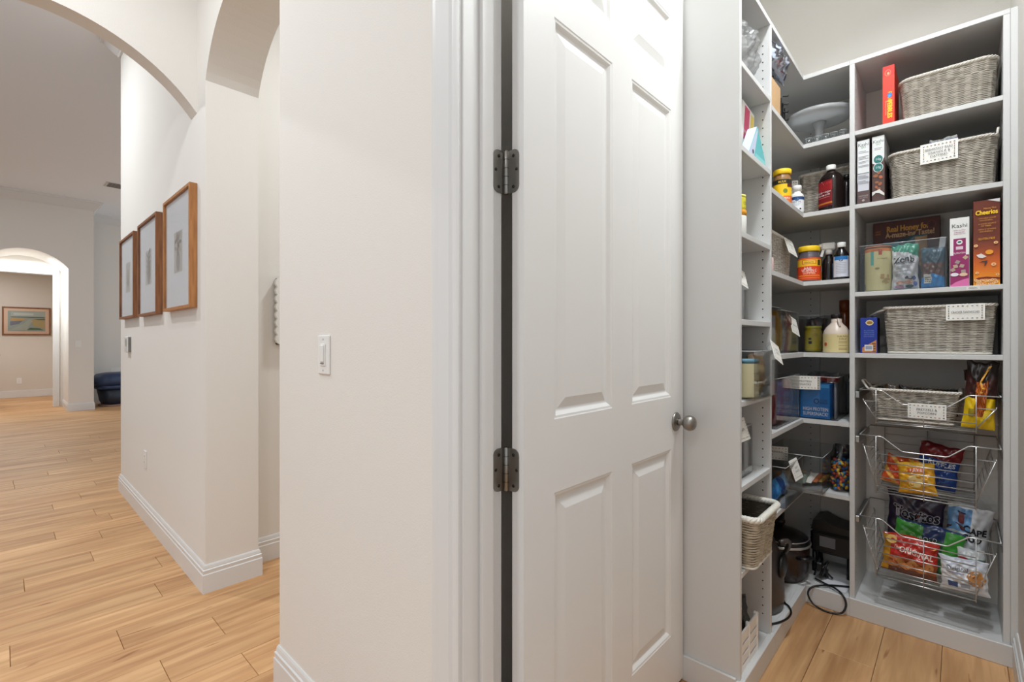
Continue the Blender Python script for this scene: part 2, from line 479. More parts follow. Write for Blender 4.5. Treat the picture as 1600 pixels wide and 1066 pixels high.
fr = MB().box(-14.85, -14.75, -2.2, 1.6, 0, 2.8, WALL_G).box(-14.75, -12.43, 1.5, 1.6, 0, 2.8, WALL_G).box(-14.75, -12.43, -2.2, -2.1, 0, 2.8, WALL_G)
struct(fr.build('wall_far_room'))
struct(B(-16, -6.2, -4.3, -4.2, 0, GZ, WALL).build('wall_south_light_block'))  # added unseen wall, keeps outside light off the far floor
struct(B(-14.85, -12.43, -2.2, 1.6, 2.8, 2.86, CEIL).build('ceiling_far_room'))

# mouldings ---------------------------------------------------------------
def sweep(path, prof, m, mb, side=1):
    """path: 2D plan points; prof: (out, z); mitred; out is to the left of travel when side=1"""
    P = [Vector(p) for p in path]; n = len(P); nr = []
    for i in range(n - 1):
        t = (P[i + 1] - P[i]).normalized(); nr.append(Vector((-t.y, t.x)) * side)
    vs = []; L = len(prof)
    for i in range(n):
        if i == 0: mv = nr[0]
        elif i == n - 1: mv = nr[-1]
        else:
            b = (nr[i - 1] + nr[i]); mv = b / max(.2, b.dot(nr[i]))
        for (o, z) in prof:
            q = P[i] + mv * o; vs.append((q.x, q.y, z))
    fs = []
    for i in range(n - 1):
        for k in range(L - 1): fs.append((i * L + k, (i + 1) * L + k, (i + 1) * L + k + 1, i * L + k + 1))
    fs.append(tuple(range(L))); fs.append(tuple(reversed(range((n - 1) * L, n * L))))
    mb.add(vs, fs, m); return mb
BB = [(0, 0), (.0155, 0), (.0155, .088), (.0125, .091), (.0125, .097), (.0135, .104), (.0135, .109), (.009, .112), (.009, .117), (.007, .127), (.004, .133), (0, .133)]
struct(sweep([(-4.98, .92), (-4.98, WY), (A0, WY), (A0, .92), (-2.80, .92), (-2.80, 3.4)], BB, TRIM, MB(), -1).build('baseboard_hall'))
struct(sweep([(A1, .92), (A1, WY), (-.872, WY)], BB, TRIM, MB(), -1).build('baseboard_switch_wall'))
struct(sweep([(PXR, YB), (PXR, WP)], BB, TRIM, MB(), -1).build('baseboard_pantry_right'))
b3 = sweep([(FX - 1.0, .83), (FX, .83), (FX, 1.16), (-12.32, 1.16), (-12.32, 3.4)], BB, TRIM, MB(), -1)
b3.box(-14.75, -14.735, -2.1, 1.5, 0, .15, TRIM, .003)
struct(b3.build('baseboard_far'))
CR = [(0, -.15), (.014, -.15), (.02, -.138), (.028, -.132), (.06, -.09), (.092, -.045), (.10, -.035), (.115, -.03), (.12, -.012), (.12, 0), (0, 0)]
CRz = [(o, GZ + z) for o, z in CR]
cm = sweep([(-4.98, .92), (-4.98, WY), (-2.9, WY)], CRz, TRIM, MB(), -1)
sweep([(FX, -4.0), (FX, 1.16), (-12.32, 1.16), (-12.32, 3.4)], CRz, TRIM, cm, -1)
struct(cm.build('trim_crown'))
# far doorway casing
fc = MB().box(-12.2, -12.175, .69, .78, 0, 2.52, TRIM, .004).box(-12.2, -12.175, -.28, .69, 2.43, 2.52, TRIM, .004).box(-12.33, -12.2, .755, .78, 0, 2.44, TRIM)
fc.box(-12.33, -12.2, -.28, .755, 2.425, 2.44, TRIM)
struct(fc.build('trim_far_doorway'))

# pantry doorway: casing (hall side) and jamb
CS = [(0, 0), (.0, .010), (.004, .0115), (.012, .012), (.016, .0095), (.022, .0095), (.028, .013), (.060, .0165), (.068, .018), (.078, .018), (.086, .014), (.086, 0)]
def casing_profile():
    mb = MB(); x0 = -.785
    # vertical leg, profile points (across, out) with across measured away from the opening
    n = len(CS)
    vs = []
    for z in (0, DZ + .06):
        for a, o in CS: vs.append((x0 - a, WY - o, z))
    fs = [tuple(range(n)), tuple(reversed(range(n, 2 * n)))] + [(i, (i + 1) % n, n + (i + 1) % n, n + i) for i in range(n)]
    mb.add(vs, fs, TRIM)
    mb.box(-.871, .19, WY - .018, WY, DZ - .01, DZ + .07, TRIM, .003)
    mb.box(.10, .19, WY - .018, WY, 0, DZ - .01, TRIM, .003)
    return mb
struct(casing_profile().build('trim_pantry_casing'))
jb = MB().box(-.799, -.780, WY, WP, 0, DZ, TRIM, .001).box(-.780, -.769, .728, .764, 0, DZ - .019, TRIM, .002)
jb.box(-.799, .10, WY, WP, DZ - .019, DZ, TRIM, .001).box(.081, .10, WY, WP, 0, DZ, TRIM, .001)
jb.box(PXL + .001, -.803, WP, WP + .014, 0, DZ + .06, TRIM, .002)
struct(jb.build('trim_pantry_jamb'))

# ================================================================ PANTRY DOOR
DXa, DXb = -.757, -.722; DYa, DYb = .812, 1.667; DZ0, DZ1 = .012, 2.438
door = sthing('door_1', (-.74, .812, 0))
cols = [(.924, 1.192), (1.302, 1.571)]
rows = [(.20, .84), (1.019, 2.00), (2.11, 2.32)]
ys = [DYa, .924, 1.192, 1.302, 1.571, DYb]; zs = [DZ0, .20, .84, 1.019, 2.00, 2.11, 2.32, DZ1]
sl = MB()
# stiles, mullion and rails as flush members
for a, b in ((DYa, .924), (1.571, DYb)): sl.box(DXa, DXb, a, b, DZ0, DZ1, DOORM)
for (a, b) in ((DZ0, .20), (.84, 1.019), (2.00, 2.11), (2.32, DZ1)): sl.box(DXa, DXb, .924, 1.571, a, b, DOORM)
for (a, b) in rows: sl.box(DXa, DXb, 1.192, 1.302, a, b, DOORM)
sl.build('slab', door)
RINGS = [(0, 0), (.003, .0015), (.008, .0022), (.011, .0045), (.017, .0095), (.020, .0105), (.024, .0105), (.050, .0035), (.052, .0035)]
for (y0, y1) in cols:
    for (z0, z1) in rows:
        mb = MB()
        for xs, sg in ((DXb, -1), (DXa, 1)):
            vs = []; fs = []
            for ins, dp in RINGS:
                x = xs + sg * dp
                vs += [(x, y0 + ins, z0 + ins), (x, y1 - ins, z0 + ins), (x, y1 - ins, z1 - ins), (x, y0 + ins, z1 - ins)]
            for i in range(len(RINGS) - 1):
                for k in range(4):
                    l = (k + 1) % 4; f = (i * 4 + k, i * 4 + l, i * 4 + 4 + l, i * 4 + 4 + k)
                    fs.append(f if sg < 0 else tuple(reversed(f)))
            e = (len(RINGS) - 1) * 4; f = (e, e + 1, e + 2, e + 3); fs.append(f if sg < 0 else tuple(reversed(f)))
            mb.add(vs, fs, DOORM)
        mb.build('panel', door, fix=False)
# hinges
def hinge(zc):
    h = MB(); hh = .0495
    def leaf(fn):
        # rounded outer corners, thin plate; fn(s, z, t) maps distance from the pin and height
        prof = [(0, -hh)]
        R = .0155; wd = .033
        prof += [(wd - R + R * math.sin(a), -hh + R - R * math.cos(a)) for a in [i * PI / 2 / 6 for i in range(7)]]
        prof += [(wd - R + R * math.cos(a), hh - R + R * math.sin(a)) for a in [i * PI / 2 / 6 for i in range(7)]]
        prof += [(0, hh)]
        n = len(prof); mb = MB()
        vs = [fn(a, zc + b, 0) for a, b in prof] + [fn(a, zc + b, .0022) for a, b in prof]
        mb.add(vs, [tuple(range(n)), tuple(reversed(range(n, 2 * n)))] + [(i, (i + 1) % n, n + (i + 1) % n, n + i) for i in range(n)], STEEL)
        return mb
    px, py = -.7725, .808
    hg = MB().lathe([(.0001, -hh - .002), (.0048, -hh - .0015), (.0062, -hh + .001), (.0062, hh - .001), (.0048, hh + .0015), (.0001, hh + .002)], STEEL, (px, py, zc), 14)
    ho = hg.build('hinge', door)
    for zz in (-.0297, -.0099, .0099, .0297):
        MB().lathe([(.0064, -.0006), (.0064, .0006)], mat((70, 68, 66), .5, 1.0, name='hinge_gap'), (px, py, zc + zz), 14).build('knuckle_joint', ho)
    jl = lambda s, z, t: (-.780 + .0022 - t + .0005, py - .003 - s, z)
    dl = lambda s, z, t: (px + .004 + s, DYa - t + .0002, z)
    leaf(jl).build('leaf', ho); leaf(dl).build('leaf', ho)
    dk = mat((62, 60, 58), .4, 1.0, name='screw_head')
    for s_, z_ in ((.017, .035), (.0265, .002), (.017, -.036)):
        a = jl(s_, zc + z_, 0); MB().lathe([(.0001, .0012), (.0038, .0008), (.0038, 0)], dk, (a[0], a[1], a[2]), 10, 'x').build('screw', ho)
        a = dl(s_, zc + z_, .0022); MB().lathe([(.0001, -.0012), (.0038, -.0008), (.0038, 0)], dk, (a[0], a[1], a[2]), 10, 'y').build('screw', ho)
for zc in (.222, .912, 1.602, 2.292): hinge(zc)
# knob
KY, KZ = 1.608, .930
kn = MB().lathe([(.0001, 0), (.0325, 0), (.0325, .003), (.030, .006), (.022, .008), (.014, .0095), (.0001, .0095)], STEEL, (DXb, KY, KZ), 32, 'x').build('knob_rosette', door)
MB().lathe([(.0125, .008), (.0105, .016), (.0105, .026), (.013, .031)], STEEL, (DXb, KY, KZ), 24, 'x').build('neck', kn)
MB().lathe([(.0105, .028), (.018, .031), (.0235, .037), (.0262, .046), (.0258, .054), (.0225, .062), (.016, .067), (.008, .0695), (.0001, .070)], STEEL, (DXb, KY, KZ), 32, 'x').build('ball', kn)
MB().lathe([(.0325, 0), (.0325, -.004), (.02, -.008), (.0001, -.008)], STEEL, (DXa, KY, KZ), 24, 'x').build('knob_rosette', door)
B(DXa + .006, DXb - .006, DYb - .0005, DYb + .001, KZ - .028, KZ + .028, STEEL, .001).build('latch_plate', door)
# far room door with its lever, just outside the frame
d2 = B(-13.24, -12.36, -.075, -.04, .01, 2.42, DOORM, .002).build('door_2'); struct(d2)
MB().lathe([(.028, 0), (.028, .006), (.012, .010), (.012, .035), (.026, .045), (.030, .058), (.022, .07), (.0001, .072)], STEEL, (-13.17, -.04, .945), 16, 'y').build('knob', d2)

# ================================================================ SHELVING
XF = -.534                      # front of the left run's panels
YF = 2.568                      # front of the back run's panels
T = .019
UT = 2.449                      # top of the top boards
BZ = .078                       # top of the bottom boards
LZ = [2.151, 1.869, 1.579, 1.283, 1.007, .721, .432]
CZS = [2.128, 1.807, 1.487, 1.155, .848, .522]
RZ = [2.132, 1.809, 1.424, 1.156]
EC = .0012
def holes(mb, pts, nrm):
    r = .0027; n = 8; ax = Vector(nrm)
    a = ax.orthogonal().normalized(); b = ax.cross(a)
    for p in pts:
        p = Vector(p) + ax * .0004
        mb.add([p + a * (r * math.cos(2 * PI * k / n)) + b * (r * math.sin(2 * PI * k / n)) for k in range(n)], [tuple(range(n))], HOLE)
hz = [.15 + .032 * i for i in range(70)]

lt = thing('shelving_tower', 'narrow white melamine shelving tower beside the open door', 'shelving', (-.71, 1.865, 0), group='built-in pantry shelving')
for y in (1.680, 2.031): B(PXL, XF, y, y + T, BZ if y > 2 else 0, UT - T, MELA, EC).build('side_panel', lt)
for z in LZ: B(PXL, XF, 1.699, 2.031, z - T, z, MELA, EC).build('shelf', lt)
B(PXL, XF, 1.699, 2.031, BZ - T, BZ, MELA, EC).build('bottom_shelf', lt)
B(PXL, XF, 1.680, 2.050, UT - T, UT, MELA, EC).build('top_board', lt)
MB().box(XF - .010, XF + .012, 1.668, 2.049, 0, BZ + .002, MELA, .002).box(PXL, XF - .010, 1.668, 1.680, 0, BZ + .010, MELA, .002).build('toe_kick', lt)
mb = MB(); holes(mb, [(x, 2.031, z) for z in hz for x in (-.561, -.85)], (0, -1, 0)); holes(mb, [(x, 1.699, z) for z in hz for x in (-.561, -.85)], (0, 1, 0))
mb.build('peg_holes', lt, kind='stuff', fix=False)

ct = thing('corner_shelving', 'white L-shaped corner shelving between the two towers', 'shelving', (-.62, 2.5, 0), group='built-in pantry shelving')
def lshape(z0, z1, name):
    poly = [(PXL, 2.050), (XF, 2.050), (XF, YF), (-.357, YF), (-.357, PYB), (PXL, PYB)]
    MB().prism(poly, 'z', z0, z1, MELA).build(name, ct)
for z in CZS: lshape(z - T, z, 'shelf')
lshape(BZ - T, BZ, 'bottom_shelf'); lshape(UT - T, UT, 'top_board')
MB().box(XF - .010, XF + .012, 2.049, YF - .012, 0, BZ + .002, MELA, .002).build('toe_kick', ct)
MB().box(XF - .010, -.357, YF - .012, YF + .010, 0, BZ + .002, MELA, .002).build('toe_kick', ct)
for z0, z1 in zip([BZ] + sorted(CZS), [z - T for z in sorted(CZS)] + [UT - T]):
    B(PXL, -.531, PYB - T, PYB, z0, z1, MELA, .0008).build('back_panel', ct)
mb = MB(); holes(mb, [(-.572, PYB - T, z) for z in hz if all(abs(z - (q - .009)) > .014 for q in CZS)], (0, -1, 0)); mb.build('peg_holes', ct, kind='stuff', fix=False)

rt = thing('shelving_tower', 'wide white melamine shelving tower holding cereal and wire pull-out baskets', 'shelving', (-.11, 2.745, 0), group='built-in pantry shelving')
for x in (-.357, .118): B(x, x + T, YF, PYB, 0, UT - T, MELA, EC).build('side_panel', rt)
B(.137, PXR, YF + .004, YF + .03, 0, UT, MELA, .0008).build('filler_strip', rt)
for z in RZ: B(-.338, .118, YF, PYB, z - T, z, MELA, EC).build('shelf', rt)
B(-.338, .118, YF, PYB, BZ - T, BZ, MELA, EC).build('bottom_shelf', rt)
B(-.357, .137, YF, PYB, UT - T, UT, MELA, EC).build('top_board', rt)
MB().box(-.357, .143, YF - .012, YF, 0, BZ + .002, MELA, .002).build('toe_kick', rt)
mb = MB(); holes(mb, [(-.338, y, z) for z in hz for y in (2.6, 2.88)], (1, 0, 0)); holes(mb, [(.118, y, z) for z in hz for y in (2.6, 2.88)], (-1, 0, 0))
mb.build('peg_holes', rt, kind='stuff', fix=False)
pl = B(.018, .056, YF - .0006, YF, 1.4085, 1.4205, mat((232, 231, 228), .5, name='label_tape')).build('edge_label', rt)
Print(plane((.037, YF - .0006, 1.4145), (1, 0, 0), (0, 0, 1), (0, -1, 0))).text('CEREAL', 0, 0, .0055, mat((40, 38, 38), .6), wmax=.026).build(pl, 'lettering')

# ================================================================ MAKERS
def rrect(x0, x1, y0, y1, r, step=.008):
    """closed rounded rectangle, list of (x, y, nx, ny, s)"""
    pts = []
    cs = [((x1 - r, y0 + r), -PI / 2), ((x1 - r, y1 - r), 0), ((x0 + r, y1 - r), PI / 2), ((x0 + r, y0 + r), PI)]
    na = max(4, int(r * PI / 2 / step))
    raw = []
    for (c, a0) in cs:
        for i in range(na + 1):
            a = a0 + PI / 2 * i / na; raw.append((c[0] + r * math.cos(a), c[1] + r * math.sin(a), math.cos(a), math.sin(a)))
    s = 0.0
    for i in range(len(raw)):
        p = raw[i]; q = raw[(i + 1) % len(raw)]
        L = math.hypot(q[0] - p[0], q[1] - p[1]); n = max(1, int(round(L / step)))
        for k in range(n):
            t = k / n
            nx = p[2] + (q[2] - p[2]) * t; ny = p[3] + (q[3] - p[3]) * t; l = math.hypot(nx, ny) or 1
            pts.append((p[0] + (q[0] - p[0]) * t, p[1] + (q[1] - p[1]) * t, nx / l, ny / l, s + L * t))
        s += L
    return pts, s

def wicker_mat(name, c0, c1):
    m = D.materials.new(name); m.use_nodes = True; nt = m.node_tree; b = nt.nodes['Principled BSDF']
    b.inputs['Roughness'].default_value = .7
    tc = nt.nodes.new('ShaderNodeTexCoord'); mp = nt.nodes.new('ShaderNodeMapping'); mp.inputs['Scale'].default_value = (22, 22, 160)
    n = nt.nodes.new('ShaderNodeTexNoise'); n.inputs['Scale'].default_value = 1.0; n.inputs['Detail'].default_value = 3
    r = nt.nodes.new('ShaderNodeValToRGB'); r.color_ramp.elements[0].color = lin(c0); r.color_ramp.elements[1].color = lin(c1)
    r.color_ramp.elements[0].position = .3; r.color_ramp.elements[1].position = .68
    nt.links.new(tc.outputs['Object'], mp.inputs[0]); nt.links.new(mp.outputs[0], n.inputs['Vector']); nt.links.new(n.outputs['Fac'], r.inputs[0]); nt.links.new(r.outputs[0], b.inputs['Base Color'])
    return m
WICK = wicker_mat('grey_wicker', (158, 150, 138), (206, 199, 188))
WICK2 = wicker_mat('tan_grey_wicker', (160, 146, 124), (204, 192, 170))
WICKGAP = mat((92, 84, 74), .9, name='wicker_gap_shade')  # dark colour stands in for shade between the strands
RIMC = mat((214, 208, 198), .65, name='wicker_rim')

def wicker(name, label, x0, x1, y0, y1, z0, z1, flare=.012, r=.03, wm=None, rim=None, group='grey wicker baskets', handles=(), rimr=.0062, band=.30, rows_pitch=.0066, period=.036):
    wm = wm or WICK; rim = rim or RIMC
    t = thing(name, label, 'basket', ((x0 + x1) / 2, (y0 + y1) / 2, z0), group=group)
    pts, S = rrect(x0, x1, y0, y1, r); n = len(pts)
    nper = max(6, round(S / period)); H = z1 - z0; nr = max(6, int((H - .012) / rows_pitch))
    cx, cy = (x0 + x1) / 2, (y0 + y1) / 2
    hx, hy = (x1 - x0) / 2, (y1 - y0) / 2
    def at(i, z, out):
        x, y, nx, ny, s = pts[i % n]
        f = flare * (z - z0 - H) / H      # rim is at the given size, the foot narrower
        return (cx + (x - cx) * (1 + f / hx) + nx * out, cy + (y - cy) * (1 + f / hy) + ny * out, z)
    mb = MB(); vs = []; fs = []
    hr = rows_pitch * .5
    for j in range(nr):
        zc = z0 + .008 + (j + .5) * rows_pitch
        up = (zc - z0) / H > 1 - band
        o0 = len(vs)
        for i in range(n):
            s = pts[i][4]
            ph = 2 * PI * nper * s / S + (PI if up else 0)
            c = math.cos(ph); rib = max(0.0, (c - .35) / .65)
            out = .0034 * rib - .0012 + .0007 * math.sin(ph * 2 + j * PI)
            jit = .0004 * math.sin(ph * .5 + j * 1.7)
            pin = .74 + .30 * min(1, rib * 2)
            vs.append(at(i, zc - hr * pin + jit, out - .0018)); vs.append(at(i, zc - hr * .45 * pin + jit, out + .0014))
            vs.append(at(i, zc + hr * .45 * pin + jit, out + .0014)); vs.append(at(i, zc + hr * pin + jit, out - .0018))
        for i in range(n):
            a = o0 + i * 4; b = o0 + ((i + 1) % n) * 4
            for k in range(3): fs.append((a + k, b + k, b + k + 1, a + k + 1))
    mb.add(vs, fs, wm, True)
    mb.build('weave', t, fix=False, kind='stuff')
    # lining wall and floor, coloured dark as shade in the weave gaps
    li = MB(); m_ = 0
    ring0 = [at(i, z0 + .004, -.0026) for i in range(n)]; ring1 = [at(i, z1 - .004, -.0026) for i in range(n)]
    li.add(ring0 + ring1, [(i, (i + 1) % n, n + (i + 1) % n, n + i) for i in range(n)], WICKGAP, True)
    li.add([at(i, z0 + .006, -.003) for i in range(n)], [tuple(range(n))], WICKGAP)
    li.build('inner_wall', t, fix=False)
    # twisted rope rim: three strands
    rb = MB()
    for k in range(3):
        P = []
        m2 = n * 2; tw = round(S / .034)
        for i in range(m2):
            f = i / 2; i0 = int(f); fr = f - i0
            p = Vector(at(i0, z1 - .004, 0)); q = Vector(at(i0 + 1, z1 - .004, 0)); c = p.lerp(q, fr)
            a = 2 * PI * (tw * i / m2 + k / 3); nx, ny = pts[i0 % n][2], pts[i0 % n][3]
            P.append((c.x + nx * rimr * .55 * math.cos(a), c.y + ny * rimr * .55 * math.cos(a), c.z + rimr * .55 * math.sin(a)))
        rb.tube(P, rimr * .62, rim, 6, closed=True)
    rb.build('rim', t, fix=False)
    ft = MB(); ft.tube([at(i, z0 + .005, 0) for i in range(n)], .0044, rim, 6, closed=True); ft.build('foot_ring', t, fix=False)
    for hp in handles:
        MB().tube(hp, .0042, rim, 8).build('handle', t)
    return t

CARDC = mat((236, 234, 228), .6, name='label_card')
INK = mat((66, 66, 72), .6, name='label_ink')
DOTC = [mat((92, 116, 128), .6), mat((150, 134, 84), .6), mat((160, 104, 88), .6), mat((84, 84, 92), .6), mat((176, 148, 96), .6)]
CLIPM = mat((190, 192, 196), .3, 1.0, name='clip_wire')
def card(label, loc, rot, w_, h_, lines, clip=0.0, th=.0016, frame=None):
    """hanging label card in local x/z, facing -y"""
    t = thing('label_card', label, 'label', loc, rot, 'label cards on baskets and bins')
    B(-w_ / 2, w_ / 2, 0, th, 0, h_, CARDC, .0004).build('card', t, False)
    p = Print(plane((0, 0, 0), (1, 0, 0), (0, 0, 1), (0, -1, 0)))
    nx = max(3, int(w_ / .0125)); mz = h_ * .13; mx = h_ * .13
    for z in (mz, h_ - mz):
        for i in range(nx):
            x = -w_ / 2 + mx + (w_ - 2 * mx) * i / (nx - 1); p.rect(x - .0027, z - .0014, x + .0027, z + .0014, DOTC[i % 5])
    nz = max(2, int(h_ / .013))
    for x in (-w_ / 2 + mx, w_ / 2 - mx):
        for i in range(1, nz):
            z = mz + (h_ - 2 * mz) * i / nz; p.rect(x - .0013, z - .0024, x + .0013, z + .0024, DOTC[(i + 2) % 5])
    hh = min(.0085, h_ * .5 / max(1, len(lines)) * .62)
    for i, l in enumerate(lines):
        p.text(l, 0, h_ / 2 + (len(lines) - 1 - 2 * i) * hh * .85, hh, INK, wmax=w_ * .72)
    p.build(t, 'print', False)
    if clip:
        MB().tube([(-.006, .002, h_), (-.006, clip * .5, h_ + .006), (-.006, clip, h_ - .002), (-.006, clip, h_ - .018)], .0011, CLIPM, 6).tube([(.006, .002, h_), (.006, clip * .5, h_ + .006), (.006, clip, h_ - .002), (.006, clip, h_ - .018)], .0011, CLIPM, 6).build('clip', t, False)
    return t

def clear_bin(label, x0, x1, y0, y1, z0, z1, cutx=False, group='clear acrylic pantry bins'):
    t = thing('acrylic_bin', label, 'bin', ((x0 + x1) / 2, (y0 + y1) / 2, z0), group=group)
    th = .0026
    w_ = MB(); w_.box(x0, x1, y0, y1, z0 + .0005, z0 + .0031, ACRYL, .0006); w_.build('base', t)
    MB().box(x0, x1, y0, y0 + th, z0 + .0033, z1, ACRYL, .0006).build('front_wall', t)
    MB().box(x0, x1, y1 - th, y1, z0 + .0033, z1, ACRYL, .0006).build('back_wall', t)
    for xa, xb in ((x0, x0 + th), (x1 - th, x1)): MB().box(xa, xb, y0 + th + .0002, y1 - th - .0002, z0 + .0033, z1, ACRYL, .0006).build('side_wall', t)
    e = .0016
    rimm = mat((206, 210, 212), .15, name='acrylic_edge', spec=.8)
    MB().tube([(x0, y0, z1), (x1, y0, z1), (x1, y1, z1), (x0, y1, z1)], e * .7, rimm, 6, closed=True).build('rim_edge', t, fix=False)
    return t

def carton(name, label, x0, x1, y0, y1, z0, z1, col, side=None, cat='box', rot=0.0, group=None):
    cx, cy = (x0 + x1) / 2, (y0 + y1) / 2
    t = thing(name, label, cat, (cx, cy, z0), (0, 0, rot), group)
    hx, hy, h = (x1 - x0) / 2, (y1 - y0) / 2, z1 - z0
    m = mat(col, .45, name='carton_board')
    b = MB().box(-hx, hx, -hy, hy, .0002, h, m, .0012).build('carton', t, False)
    fl_ = MB().box(-hx + .001, hx - .001, -hy * .12, hy * .12, h, h + .0006, mat([c * .9 for c in col], .5)); fl_.build('top_flap', t, False)
    front = Print(plane((-hx, -hy, 0), (1, 0, 0), (0, 0, 1), (0, -1, 0)))
    right = Print(plane((hx, -hy, 0), (0, 1, 0), (0, 0, 1), (1, 0, 0)))
    return t, front, right, 2 * hx, h, 2 * hy

def jar(name, label, loc, prof, body, cap_prof, cap, cat='jar', lab=None, sx=1.0, sy=1.0, rot=0.0, group=None, sq=1.0):
    """body and cap profiles; lab = (z0, z1, r, colour, painter) for a wrapped label facing -y"""
    t = thing(name, label, cat, loc, (0, 0, rot), group)
    MB().lathe(prof, body, (0, 0, 0), 32, 'z', sx, sy, sq=sq).build('body', t, False)
    if cap_prof: MB().lathe(cap_prof, cap, (0, 0, 0), 28, 'z', sx if sx == sy else 1.0, sy if sx == sy else 1.0).build('cap', t, False)
    if lab:
        z0, z1, r, m, painter = lab[:5]
        o = .0004
        lb = MB()
        ha = 1.2 if len(lab) == 6 else (lab[6] if len(lab) > 6 else PI / 2)
        a0, a1 = -PI / 2 - ha, -PI / 2 + ha
        SQ = lambda q: math.copysign(abs(q) ** sq, q)
        lb.grid(lambda u, v: ((r + o) * SQ(math.cos(a0 + (a1 - a0) * u)) * sx, (r + o) * SQ(math.sin(a0 + (a1 - a0) * u)) * sy, z0 + (z1 - z0) * v), 24, 1, m)
        lo = lb.build('paper_label', t, False)
        if painter:
            P = Print(lambda x, y, q: Vector(((r + o + q) * SQ(math.cos(-PI / 2 + x / r)) * sx, (r + o + q) * SQ(math.sin(-PI / 2 + x / r)) * sy, z0 + y)), .006)
            painter(P, r, z1 - z0); P.build(lo, 'print', False)
    return t

def hash2(i, j, k=0):
    return math.sin(i * 12.9898 + j * 78.233 + k * 37.719) * 43758.5453 % 1.0
def bagsurf(w_, h_, t_, seed, slump=0.0, taper=.0):
    def S(u, v, side):
        x = (u - .5) * w_; z = v * h_
        e = max(0.0, math.sin(PI * min(1, max(0, v)))) ** .55 * max(0.0, 1 - abs(2 * u - 1) ** 2.6) ** .7
        pinch = 1 - .08 * max(0.0, math.sin(PI * v)) ** .6 - taper * v
        pinch *= 1 + .022 * math.sin(11 * v + seed * 2.3) * abs(2 * u - 1) + .015 * math.sin(27 * v + seed) * abs(2 * u - 1)
        z += h_ * (.022 * math.sin(7 * u + seed * 1.3) + .010 * math.sin(19 * u + seed)) * v
        wr = (math.sin(9 * u + seed) * math.sin(13 * v + seed * 1.7) + .6 * math.sin(23 * u - 17 * v + seed * 3.1) + .45 * math.sin(37 * v + 19 * u + seed)) * .095
        edge = .012 * math.sin(40 * u + seed) * ((v > .93) + (v < .05)) * w_
        y = -side * (t_ * .5 * e * (1 + wr * 2.2) + .0004) + edge * .4 + slump * v * v
        return Vector((x * pinch, y, z + w_ * .012 * math.sin(5 * u + seed) * v))
    return S
def bag(name, label, loc, rot, w_, h_, t_, mf, seed=1.0, painter=None, cat='snack bag', group=None, slump=0.0, taper=0.0, base=None, nu=26, nv=30, rough=.3):
    t = thing(name, label, cat, loc, rot, group)
    S = bagsurf(w_, h_, t_, seed, slump, taper)
    if painter: nu, nv = max(nu, 44), max(nv, 48)
    b = MB()
    b.grid(lambda u, v: S(u, v, 1), nu, nv, base, mf=mf)
    b.grid(lambda u, v: S(1 - u, v, -1), nu, nv, base, mf=lambda u, v: mf(1 - u, v))
    b.build('pouch', t, False, fix=False)
    # crimped seals
    for v0, v1 in ((0, .035), (.965, 1.0)):
        c = MB(); c.grid(lambda u, v: S(u, v0 + (v1 - v0) * v, 1) + Vector((0, -.0011 - .0006 * (int(u * 60) % 2), 0)), 60, 2, mf(.5, (v0 + v1) / 2)); c.build('seal', t, False, fix=False)
    if painter:
        def P(x, y, o):
            u = x / w_ + .5; v = y / h_; e = .002
            p = S(u, v, 1); du = S(u + e, v, 1) - S(u - e, v, 1); dv = S(u, v + e, 1) - S(u, v - e, 1)
            nrm = du.cross(dv); nrm.normalize()
            return p + nrm * (o * 2.2 + .0009)
        p = Print(P, .006); painter(p, w_, h_); p.build(t, 'print', False)
    return t
def foil(c, r=.28): return mat(c, r, 0.0, coat=.3, spec=.6)

# ================================================================ BACK TOWER: CONTENTS
def C_(r, g, b, rough=.5): return mat((r, g, b), rough)
WH = C_(244, 243, 240); BLK = C_(30, 28, 30); YEL = C_(250, 205, 40); ORG = C_(232, 112, 30)

# --- B1: red cereal box and basket
t, f, r_, w_, h, dp = carton('cereal_box', 'narrow red cereal box with yellow lettering beside the topmost wicker basket', -.244, -.203, 2.598, 2.785, 2.132, 2.388, (226, 52, 24), cat='cereal box')
f.rect(.002, h * .83, w_ - .002, h - .002, C_(206, 36, 22))
f.ell(w_ * .45, h * .88, .011, .014, C_(226, 120, 84)); f.ell(w_ * .45, h * .88, .008, .011, C_(206, 36, 22)); f.ell(w_ * .48, h * .87, .004, .006, C_(240, 170, 130))
f.text('Fruity', w_ * .62, h * .47, .014, YEL, rot=-PI / 2, wmax=.05); f.ell(w_ * .60, h * .50, .008, .010, C_(40, 120, 200)); f.ell(w_ * .58, h * .49, .004, .005, C_(70, 170, 220))
f.text('PEBBLES', w_ * .62, h * .27, .015, YEL, rot=-PI / 2, wmax=.075, fat=.0009); f.text('NATURALLY FLAVORED', w_ * .28, h * .3, .004, C_(250, 170, 130), rot=-PI / 2, wmax=.07)
f.build(t, 'print', False)
r_.rect(.004, .01, dp - .004, h * .8, C_(214, 44, 24)); r_.build(t, 'print', False)
wicker('wicker_basket', 'grey wicker basket on the highest shelf beside the red cereal box', -.188, .106, 2.592, 2.895, 2.132, 2.306, .012, .045, handles=[[(.100, 2.66, 2.295), (.108, 2.68, 2.312), (.109, 2.73, 2.315), (.108, 2.78, 2.312), (.100, 2.80, 2.295)]])

